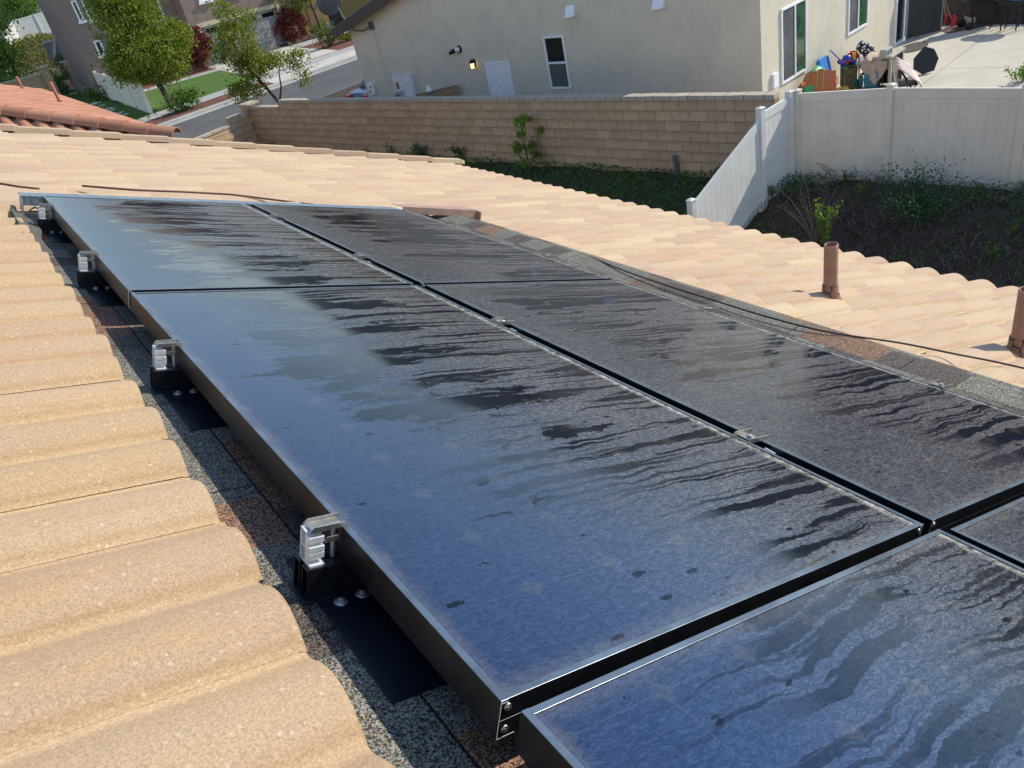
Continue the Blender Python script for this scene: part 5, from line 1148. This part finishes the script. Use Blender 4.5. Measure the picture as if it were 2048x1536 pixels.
# ------------------------------------------------------------------ things on the neighbour's patio
PZ = -5.5
rr = lambda x, y: (1500 + x / 3.737, y / 3.737)
def so(px, z):                      # pixel of the patio crop and a height -> along the wall, out from it
    p = at(*rr(*px), z); q = Vector((p.x, p.y)) - HA; return q.dot(HR), -q.dot(HD)
def PM(s, o, z=PZ, rz=0.0): return Matrix.Translation(hp(s, o, z)) @ Matrix.Rotation(HANG + rz, 4, 'Z')
def adirondack():
    s, o = so((540, 515), -4.52); m_ = plain('terracotta_plastic', (.42, .13, .055), .5)
    t = thing('garden_chair', 'terracotta plastic garden chair with slatted fan back', 'chair', PM(s - .12, o - .0, PZ, R(116)) @ Matrix.Scale(1.15, 4))
    b = MB()
    for k in range(5):
        x = -.26 + k * .13 - .062; h = .97 - abs(k - 2) * .035
        b.add([(x + .004, .10, .36), (x + .116, .10, .36), (x + .122, .36, h), (x, .36, h), (x + .004, .125, .36), (x + .116, .125, .36), (x + .122, .385, h), (x, .385, h)], [(3, 2, 1, 0), (4, 5, 6, 7), (0, 1, 5, 4), (1, 2, 6, 5), (2, 3, 7, 6), (3, 0, 4, 7)])
    b.box((-.28, .13, .40), (.28, .16, .48)); b.build('backrest', m_, t, bevel=.006)
    b = MB()
    for k in range(5): b.box((-.27, -.42 + k * .105, .36 - k * .012), (.27, -.33 + k * .105, .385 - k * .012))
    b.build('seat', m_, t, bevel=.006)
    for sx in (-1, 1):
        b = MB(); b.prism([(sx * .34 - .07, -.45, .55), (sx * .34 + .07, -.45, .55), (sx * .34 + .06, .25, .55), (sx * .34 - .03, .25, .55)], (0, 0, .03)); b.build('armrest', m_, t, bevel=.008)
        b = MB(); b.box((sx * .34 - .02, -.42, 0), (sx * .34 + .02, -.34, .549)); b.build('leg', m_, t)
        b = MB(); b.prism([(sx * .30 - .02, -.35, .34), (sx * .30 - .02, -.35, .26), (sx * .30 - .02, .48, .0), (sx * .30 - .02, .56, .0)], (.04, 0, 0)); b.build('leg', m_, t)
adirondack()
def pool_and_slide():
    s, o = so((480, 490), -4.45); m = MB()
    Mx = PM(s - .10, .36, PZ) @ Matrix.Rotation(R(-80), 4, 'X') @ Matrix.Translation((0, -.53, 0))
    m.lathe([(0, 0), (.40, .0), (.43, .04), (.48, .16), (.52, .17), (.52, .15), (.47, .015), (.41, -.02), (0, -.02)], 36, M=Mx)
    tag(m.build('wading_pool', plain('green_plastic', (.02, .36, .14), .35)), 'green plastic wading pool leaning on the sunlit wall', 'wading pool')
    s, o = so((610, 450), -4.5)
    m = MB(); M2 = PM(s, o, PZ) @ Matrix.Rotation(R(-14), 4, 'X')
    m.box((-.24, -.03, 0), (.24, .03, 1.12), M=M2); m.box((-.28, -.06, 0), (-.242, .06, 1.08), M=M2); m.box((.242, -.06, 0), (.28, .06, 1.08), M=M2)
    tag(m.build('plastic_slide', plain('blue_plastic', (.06, .22, .55), .35), bevel=.02), 'blue plastic slide standing upright behind the chair', 'slide')
pool_and_slide()
def patio_table():
    s0, o0 = so((680, 500), -4.78); s1, o1 = so((1010, 455), -4.78)
    a = hp(s0, o0); b = hp(s1, o1); L = (b - a).length; ang = math.atan2(b.y - a.y, b.x - a.x)
    t = thing('patio_table', 'metal patio table with crossed legs under towels and toys', 'table', Matrix.Translation((a.x, a.y, PZ)) @ Matrix.Rotation(ang, 4, 'Z'))
    dm = plain('dark_green_metal', (.035, .06, .045), .5, .4)
    m = MB(); m.box((0, .02, .68), (L, .85, .715)); m.tube([(0, 0, .70), (L, 0, .70)], .018, 8); m.build('tabletop', dm, t)
    for x in (.04, L * .42, L - .04):
        for y in (.03, .82):
            m = MB(); m.tube([(x, y, 0), (x, y, .68)], .016, 8); m.build('leg', dm, t)
    m = MB(); c = (L * .21, .0, .36)
    for q in ((.05, .62), (L * .40, .62), (.05, .08), (L * .40, .08)): m.tube([(q[0], .0, q[1]), (c[0] + (q[0] - c[0]) * .2, 0, c[2] + (q[1] - c[2]) * .2)], .010, 6)
    ring = [(c[0] + .085 * math.cos(R(a_)), 0, c[2] + .085 * math.sin(R(a_))) for a_ in range(0, 361, 20)]; m.tube(ring, .010, 6)
    m.build('cross_brace', dm, t)
    TB = t.matrix_world
    m = MB(); m.box((.05, .35, .02), (L * .40, .75, .58)); o = m.build('cardboard_box', plain('cardboard', (.30, .22, .12), .8), None, TB, bevel=.01); tag(o, 'brown cardboard box standing under the patio table', 'box')
    m = MB(); m.lathe([(0, .0), (.055, .0), (.055, .22), (.045, .26), (.03, .28), (.03, .33), (0, .33)], 14, M=TB @ Matrix.Translation((L * .48, .12, .12))); tag(m.build('bottle', plain('teal_bottle', (.05, .30, .33), .3)), 'teal and white bottle under the table', 'bottle')
    m = MB(); pts = []
    for i in range(7):
        for j in range(9):
            pts.append(TB @ Vector((L * .54 + i * .055, -.03 + .03 * math.sin(i * 1.4 + j * .5), .10 + j * .055 - (.03 * abs(i - 3) if j == 0 else 0))))
    m.add(pts, [(i * 9 + j, i * 9 + j + 1, (i + 1) * 9 + j + 1, (i + 1) * 9 + j) for i in range(6) for j in range(8)], 0, True)
    o = m.build('towel', plain('blue_cloth', (.06, .22, .32), .9)); sd = o.modifiers.new('solid', 'SOLIDIFY'); sd.thickness = .012; tag(o, 'teal blue cloth hanging at the front of the table', 'towel')
    m = MB(); m.box((L * .68, .12, .02), (L * .93, .6, .42)); tag(m.build('storage_bin', plain('dark_bin', (.05, .055, .065), .6), None, TB, bevel=.02), 'dark storage bin on the ground under the table', 'bin')
    # folded and draped beige towels
    def drape(name, label, x0, x1, y0, y1, zt, drop, mat, bump=.06):
        m = MB(); nx, ny = 26, 26; vs = []
        for i in range(nx + 1):
            for j in range(ny + 1):
                x = x0 + (x1 - x0) * i / nx; f = j / ny
                fold = math.sin(i * .75 + 1.3 * math.sin(j * .21)) * .5 + math.sin(i * 1.9 + j * .3) * .25
                if f < .5: y = y1 + (y0 - y1) * f * 2; z = zt + bump * (.5 + .5 * math.sin(i * .55 + j * .4)) * math.sin(min(1, f * 2) * math.pi * .5 + .8)
                else:
                    g = (f - .5) * 2; tri = 1 - abs(i / nx - .55) * 1.5; y = y0 - .03 - .05 * fold * g; z = zt - drop * g * max(.15, tri)
                vs.append(TB @ Vector((x, y, z)))
        m.add(vs, [(i * (ny + 1) + j, i * (ny + 1) + j + 1, (i + 1) * (ny + 1) + j + 1, (i + 1) * (ny + 1) + j) for i in range(nx) for j in range(ny)], 0, True)
        o = m.build(name, mat); sd = o.modifiers.new('solid', 'SOLIDIFY'); sd.thickness = .015; tag(o, label, 'towel')
    beige = plain('beige_towel', (.50, .37, .30), .95, 0, .1, 9, .5, 120)
    drape('towel', 'beige towel draped over the table end and hanging down its front', L * .44, L * 1.06, -.04, .70, .735, .60, beige, .17)
    drape('towel', 'crumpled small beige towel on the table beside the toy mower', L * .33, L * .50, .02, .5, .73, .10, beige, .1)
    # patterned black and white cushion standing behind
    b = NB('black_white_print'); v = b.voro(b.obj(), 13, out=0); mat = b.pbr(b.mix(b.ramp(v, .38, .44), (.75, .75, .75), (.02, .02, .02)), .8)
    m = MB(); m.lathe([(0, -.25), (.10, -.24), (.145, -.19), (.155, 0), (.145, .19), (.10, .24), (0, .25)], 20, M=TB @ Matrix.Translation((L * .60, .72, .93)) @ Matrix.Rotation(R(-50), 4, 'Y')); tag(m.build('cushion', mat), 'rolled black and white patterned cushion behind the beige towel', 'cushion')
    # toy mower
    q = TB @ Matrix.Translation((L * .14, .25, .72)) @ Matrix.Rotation(R(12), 4, 'Z'); t2 = thing('toy_mower', 'red and blue plastic toy mower on the table', 'toy', q)
    rd = plain('toy_red', (.55, .025, .02), .35); bl = plain('toy_blue', (.02, .06, .38), .35); ye = plain('toy_yellow', (.75, .42, .03), .4)
    m = MB(); m.box((-.18, -.12, .05), (.20, .12, .12)); m.build('body', rd, t2, bevel=.02)
    m = MB(); m.lathe([(0, .24), (.09, .22), (.13, .12), (.13, .11)], 16); m.build('engine', bl, t2)
    m = MB(); m.box((.14, -.05, .12), (.22, .05, .26)); m.build('grill', ye, t2, bevel=.015)
    for (x, y) in ((-.14, -.14), (.16, -.14), (-.14, .14), (.16, .14)):
        m = MB(); m.lathe([(0, .025), (.05, .025), (.07, .015), (.07, -.015), (.05, -.025), (0, -.025)], 16, M=Matrix.Translation((x, y, .06)) @ Matrix.Rotation(R(90), 4, 'X')); m.build('wheel', bl, t2)
    m = MB(); m.tube([(-.16, -.09, .12), (-.42, -.09, .42)], .012, 6); m.tube([(-.16, .09, .12), (-.42, .09, .42)], .012, 6); m.tube([(-.42, -.11, .42), (-.42, .11, .42)], .014, 6); m.build('handle', bl, t2)
    q = TB @ Matrix.Translation((L * .36, .55, .72)); m = MB(); m.lathe([(0, 0), (.09, .01), (.10, .12), (.05, .2), (0, .22)], 14, M=q); tag(m.build('toy', rd, bevel=.0), 'small red plastic toy beside the toy mower', 'toy')
    # more small clutter on and around the table
    def bit(name, label, cat, prof_, x, y, z, mat, rx=0):
        mm = MB(); mm.lathe(prof_, 16, M=TB @ Matrix.Translation((L * x, y, z)) @ Matrix.Rotation(R(rx), 4, 'X')); tag(mm.build(name, mat), label, cat)
    ball = [(.11 * math.sin(math.pi * i / 10), .11 - .11 * math.cos(math.pi * i / 10)) for i in range(11)]
    pail = [(0, 0), (.08, 0), (.11, .20), (.12, .20), (.12, .215), (.10, .215), (.075, .015), (0, .015)]
    bit('ball', 'yellow ball lying on the ground below the toy mower', 'ball', ball, .10, -.12, .02, ye)
    bit('toy_bucket', 'red toy bucket on the table behind the toy mower', 'bucket', pail, .28, .62, .717, rd)
    bit('toy_bucket', 'turquoise toy bucket under the table beside the bottle', 'bucket', pail, .45, .30, .02, plain('toy_turquoise', (.03, .36, .36), .4))
    bit('helmet', 'black rounded helmet in the shade under the beige towel', 'helmet', [(0, .16), (.08, .14), (.12, .08), (.13, 0), (.11, 0), (0, .02)], .62, .10, .42, MT['black_metal'])
    bit('water_bottle', 'white bottle with blue cap standing at the table edge', 'bottle', [(0, 0), (.035, 0), (.04, .02), (.04, .15), (.02, .19), (.02, .22), (0, .22)], .47, .08, .717, MT['white_paint'])
    # hose
    m = MB(); m.tube([TB @ Vector((x * L, -.04 - .02 * math.sin(x * 20), .72 - .10 * math.sin((x - .02) * 5.5))) for x in np.linspace(.02, .58, 16)], .014, 8); tag(m.build('garden_hose', plain('green_hose', (.03, .12, .08), .4)), 'green hose slung along the table edge', 'hose')
    return TB, L
TB, TL = patio_table()
def cabinets():
    s, o = so((1050, 430), -4.72); bm = plain('weathered_beige_paint', (.46, .41, .34), .7, 0, .15, 5)
    t = thing('outdoor_cabinet', 'weathered beige open cabinet end with dark inside next to the towels', 'cabinet', PM(s + .1, o + .05, PZ, R(4)))
    m = MB(); m.box((-.10, -.02, .74), (.32, .70, .79)); m.build('top', bm, t, bevel=.008)
    for (y0, y1) in ((0, .05), (.62, .67)):
        m = MB(); m.box((.0, y0, 0), (.28, y1, .739)); m.build('side_panel', bm, t, bevel=.006)
    m = MB(); m.box((.20, .051, .04), (.235, .619, .735)); m.build('back_panel', MT['black_metal'], t)
    s, o = so((1110, 360), -4.62)
    t = thing('outdoor_cabinet', 'beige framed black panel stand carrying the concrete block', 'cabinet', PM(s - .25, o + .12, PZ))
    m = MB(); m.box((-.50, .0, .80), (.42, .50, .86)); m.build('top', bm, t, bevel=.008)
    for x in (-.46, .33):
        m = MB(); m.box((x, .02, 0), (x + .06, .09, .799)); m.build('leg', bm, t); m = MB(); m.box((x, .40, 0), (x + .06, .47, .799)); m.build('leg', bm, t)
    m = MB(); m.box((-.40, .04, .10), (.33, .07, .795)); m.build('front_panel', MT['black_metal'], t)
    q = t.matrix_world @ Matrix.Translation((-.42, .18, .861)); m = MB(); W_, H_ = .40, .19
    m.box((-W_ / 2, -.09, 0), (W_ / 2, .09, .03)); m.box((-W_ / 2, -.09, H_ - .03), (W_ / 2, .09, H_))
    for x in (-W_ / 2, -.018, W_ / 2 - .035): m.box((x, -.089, .0301), (x + .035, .089, H_ - .0301))
    tag(m.build('concrete_block', plain('grey_block', (.44, .42, .38), .9, 0, .15, 20, .5), None, q), 'hollow concrete block lying on the black panel stand', 'concrete block')
    s, o = so((1180, 560), -4.85)
    t = thing('folding_chair', 'folding chair under a pale towel beside the cabinet', 'chair', PM(s, o, PZ, R(25)))
    dm = MT['black_metal']
    m = MB(); m.box((-.25, -.22, .44), (.25, .22, .47)); m.build('seat', dm, t)
    for sx in (-.25, .25):
        m = MB(); m.tube([(sx, -.28, 0), (sx, .22, .88)], .013, 8); m.build('leg', dm, t); m = MB(); m.tube([(sx, .28, 0), (sx, -.20, .46)], .013, 8); m.build('leg', dm, t)
    m = MB(); m.box((-.25, .17, .62), (.25, .19, .88)); m.build('backrest', dm, t)
    m = MB(); vs = []; n = 20; Mx = t.matrix_world
    for i in range(n + 1):
        for j in range(n + 1):
            x = -.42 + .9 * i / n; f = j / n; fo_ = .03 * math.sin(i * 1.1 + j * .35)
            if f < .25: y = .30 + fo_; z = .55 + f * 1.5
            elif f < .55: y = .24 - (f - .25) * 1.5; z = .92 - (f - .25) * 1.1
            else: y = -.21 - (f - .55) * .5 + fo_; z = .59 - (f - .55) * .95
            vs.append(Mx @ Vector((x + .05 * math.sin(j * .4), y, z + fo_ + .10 * (i / n) * (1 if f < .5 else 0))))
    m.add(vs, [(i * (n + 1) + j, i * (n + 1) + j + 1, (i + 1) * (n + 1) + j + 1, (i + 1) * (n + 1) + j) for i in range(n) for j in range(n)], 0, True)
    ob = m.build('towel', plain('pale_pink_towel', (.66, .54, .48), .95, 0, .08, 9, .4, 120)); sd = ob.modifiers.new('solid', 'SOLIDIFY'); sd.thickness = .015; tag(ob, 'pale towel spread over the folding chair', 'towel')
    # tipped black table top
    p = at(*rr(1310, 553), PZ); Mx = Matrix.Translation(p) @ Matrix.Rotation(R(-50), 4, 'Z') @ Matrix.Rotation(R(70), 4, 'X')
    pts = [(-.07, .0, 0), (.22, .06, 0), (.33, .36, 0), (.22, .62, 0), (-.02, .72, 0), (-.29, .45, 0), (-.30, .18, 0)]
    t = thing('tipped_table', 'black many sided table top tipped on its edge on the patio', 'table', Mx)
    m = MB(); m.prism(pts, (0, 0, -.03)); m.build('tabletop', plain('black_top', (.018, .018, .02), .55), t, bevel=.008)
    m = MB(); m.tube([(0.02, .36, -.03), (0.02, .36, -.22)], .04, 10); m.build('stem', MT['black_metal'], t)
    p = at(*rr(1225, 355), PZ); m = MB(); n = 18
    m.prism([(p.x + .62 * math.cos(a_) * HR.x - .36 * math.sin(a_) * HD.x, p.y + .62 * math.cos(a_) * HR.y - .36 * math.sin(a_) * HD.y, PZ + .004) for a_ in np.linspace(0, 2 * math.pi, n + 1)[:-1]], (0, 0, .018))
    b = NB('mat_scroll'); v = b.voro(b.obj(), 16, feature='DISTANCE_TO_EDGE'); tag(m.build('door_mat', b.pbr(b.mix(b.ramp(v, .06, .12), (.16, .14, .12), (.03, .028, .025)), .9)), 'rounded dark door mat with scroll pattern by the sliding door', 'door mat')
    # black mesh screen by the sliding door
    t = thing('mesh_screen', 'tall black mesh screen panel standing open at the sliding door', 'screen', PM(9.05, .08, PZ, R(-38)))
    m = MB()
    for (x0, x1, z0, z1) in ((0, .04, 0, 2.3), (1.16, 1.20, 0, 2.3), (.04, 1.16, 0, .05), (.04, 1.16, 2.25, 2.3)): m.box((x0, -.02, z0), (x1, .02, z1))
    m.build('frame', plain('grey_alu_frame', (.30, .31, .32), .4, .5), t)
    m = MB(); vs = []
    for i in range(13):
        for j in range(5): vs.append((.04 + 1.12 * i / 12, .02 * math.sin(i * 1.3 + j), .05 + 2.2 * j / 4))
    m.add(vs, [(i * 5 + j, i * 5 + j + 1, (i + 1) * 5 + j + 1, (i + 1) * 5 + j) for i in range(12) for j in range(4)], 0, True); m.build('mesh', plain('black_mesh', (.03, .032, .035), .6), t)
cabinets()
def far_patio():
    blk = MT['black_metal']
    p = at(*rr(1610, 228), PZ)
    t = thing('barbecue_grill', 'black barbecue cart with wheel at the edge of the patio', 'grill', Matrix.Translation(p) @ Matrix.Rotation(HANG - R(52), 4, 'Z'))
    for (x, y) in ((0, 0), (1.05, 0), (1.05, .5)):
        m = MB(); m.tube([(x + (.22 if x == 0 else 0), y, 0), (x + (.1 if x == 0 else 0), y, .80)], .028, 8); m.build('leg', blk, t)
    m = MB(); m.box((.1, .02, .35), (1.0, .48, .80)); m.build('cabinet', blk, t, bevel=.02)
    m = MB(); m.box((-.05, -.02, .802), (1.12, .52, .88)); m.build('firebox', blk, t, bevel=.02)
    m = MB(); m.prism([(0.0, -.01, .882), (0.0, .5, .882), (0.0, .46, 1.12), (0, .25, 1.24), (0, .04, 1.12)], (1.05, 0, 0)); m.build('lid', blk, t, bevel=.03)
    for y in (-.05, .55):
        m = MB(); m.lathe([(0, .03), (.09, .03), (.12, .02), (.12, -.02), (.09, -.03), (0, -.03)], 18, M=Matrix.Translation((.08, y, .12)) @ Matrix.Rotation(R(90), 4, 'X')); m.build('wheel', blk, t)
    p = at(*rr(1640, 186), PZ); t = thing('bucket', 'white plastic bucket on the dirt behind the grill', 'bucket', Matrix.Translation(p))
    m = MB(); m.lathe([(0, .0), (.14, 0), (.15, .02), (.175, .36), (.185, .36), (.18, .38), (.165, .38), (.145, .03), (0, .03)], 24); m.build('pail', MT['white_paint'], t)
    m = MB(); m.tube([(-.18 * math.cos(a_), .0 - .16 * math.sin(a_) , .33 - .1 * math.sin(a_)) for a_ in np.linspace(0, math.pi, 9)], .005, 5); m.build('handle', MT['steel'], t)
    for i, (px, l) in enumerate((((1870, 232), 'black patio stool frame beyond the grill'), ((1985, 230), 'black patio stand with blue cover at the picture corner'))):
        p = at(*rr(*px), PZ); t = thing('patio_stand', l, 'stand', Matrix.Translation(p) @ Matrix.Rotation(HANG - R(40), 4, 'Z'))
        for (x, y) in ((0, 0), (.5, 0), (.5, .5), (0, .5)):
            m = MB(); m.tube([(x * 1.15, y, 0), (.25 + (x - .25) * .7, .25 + (y - .25) * .7, .75)], .02, 6); m.build('leg', blk, t)
        m = MB(); m.lathe([(0, .70), (.30, .72), (.36, .80), (.36, .84), (0, .84)], 20, M=Matrix.Translation((.25, .25, 0))); m.build('bowl', blk, t)
        if i == 1: m = MB(); m.lathe([(.37, .84), (.37, .90), (.30, .98), (0, 1.02)], 20, M=Matrix.Translation((.25, .25, 0))); m.build('cover', plain('blue_tarp', (.04, .18, .5), .5), t)
    # garden tools leaning on the house end
    def tool(label, foot, top, hm, head, headmat, name='rake'):
        a = at(*rr(*foot), PZ + .03); d = Vector((.35, .12, 1.0)); t = thing(name, label, 'garden tool', Matrix.Translation(a))
        m = MB(); m.tube([(0, 0, .02), top], .014, 8); m.build('shaft', hm, t); m = MB(); head(m); m.build('head', headmat, t, bevel=.004)
    red = plain('tool_red', (.50, .03, .05), .5); yel = plain('tool_yellow', (.65, .42, .04), .5); wood = plain('tool_wood', (.32, .22, .13), .6)
    def rk(m):
        for k in range(9): m.prism([(-.25 + k * .06, -.02, 0), (-.21 + k * .06, -.02, 0), (-.02 + k * .012, 0, .33), (-.035 + k * .012, 0, .33)], (0, .012, 0))
    tool('red plastic leaf rake leaning with its head on the ground', (1470, 180), (-.45, .1, 1.5), MT['steel'], rk, red)
    tool('second red rake head lying behind the first', (1520, 192), (-.75, .2, 1.45), wood, rk, red)
    tool('yellow headed broom standing at the house end', (1405, 225), (-.22, .05, 1.6), MT['steel'], lambda m: m.prism([(-.10, -.04, 0), (.14, -.04, 0), (.06, -.03, .30), (-.04, -.03, .30)], (0, .07, 0)), yel, 'broom')
    tool('thin grey pole leaning at the house end', (1355, 240), (.0, .02, 1.9), MT['galv'], lambda m: m.box((-.05, -.05, -.02), (.05, .05, .02)), MT['black_metal'], 'pole')
    m = MB(); p = at(*rr(1560, 225), PZ); Mx = Matrix.Translation((p.x, p.y, PZ + .003)) @ Matrix.Rotation(HANG - R(50), 4, 'Z'); m.box((-.4, -.2, 0), (1.9, .55, .012)); tag(m.build('ground_mat', plain('brown_mat', (.10, .07, .05), .9), None, Mx), 'brown mat on the patio under the grill', 'mat')
    sprig('shrub', 'small dark green plant at the patio edge by the picture border', at(*rr(2048, 600), -5.5), .45, 260, .5, MT['leaf_hedge'], .09, 8, cat='shrub')
    n = 900; x = rng.uniform(26.6, 31, n); y = rng.uniform(6, 16, n); z = np.array([terrain(float(a), float(b)) for a, b in zip(x, y)])
    P = np.stack([x, y, z + .05], 1); tag(leaf_mesh('bank_debris', P, .12, MT['dry'], up=.2), 'dry clods and stems on the dirt bank behind the patio', 'debris', kind='stuff')
far_patio()
for o in bpy.data.objects:
    if o.name.startswith('ground') and o.name == 'ground': pass
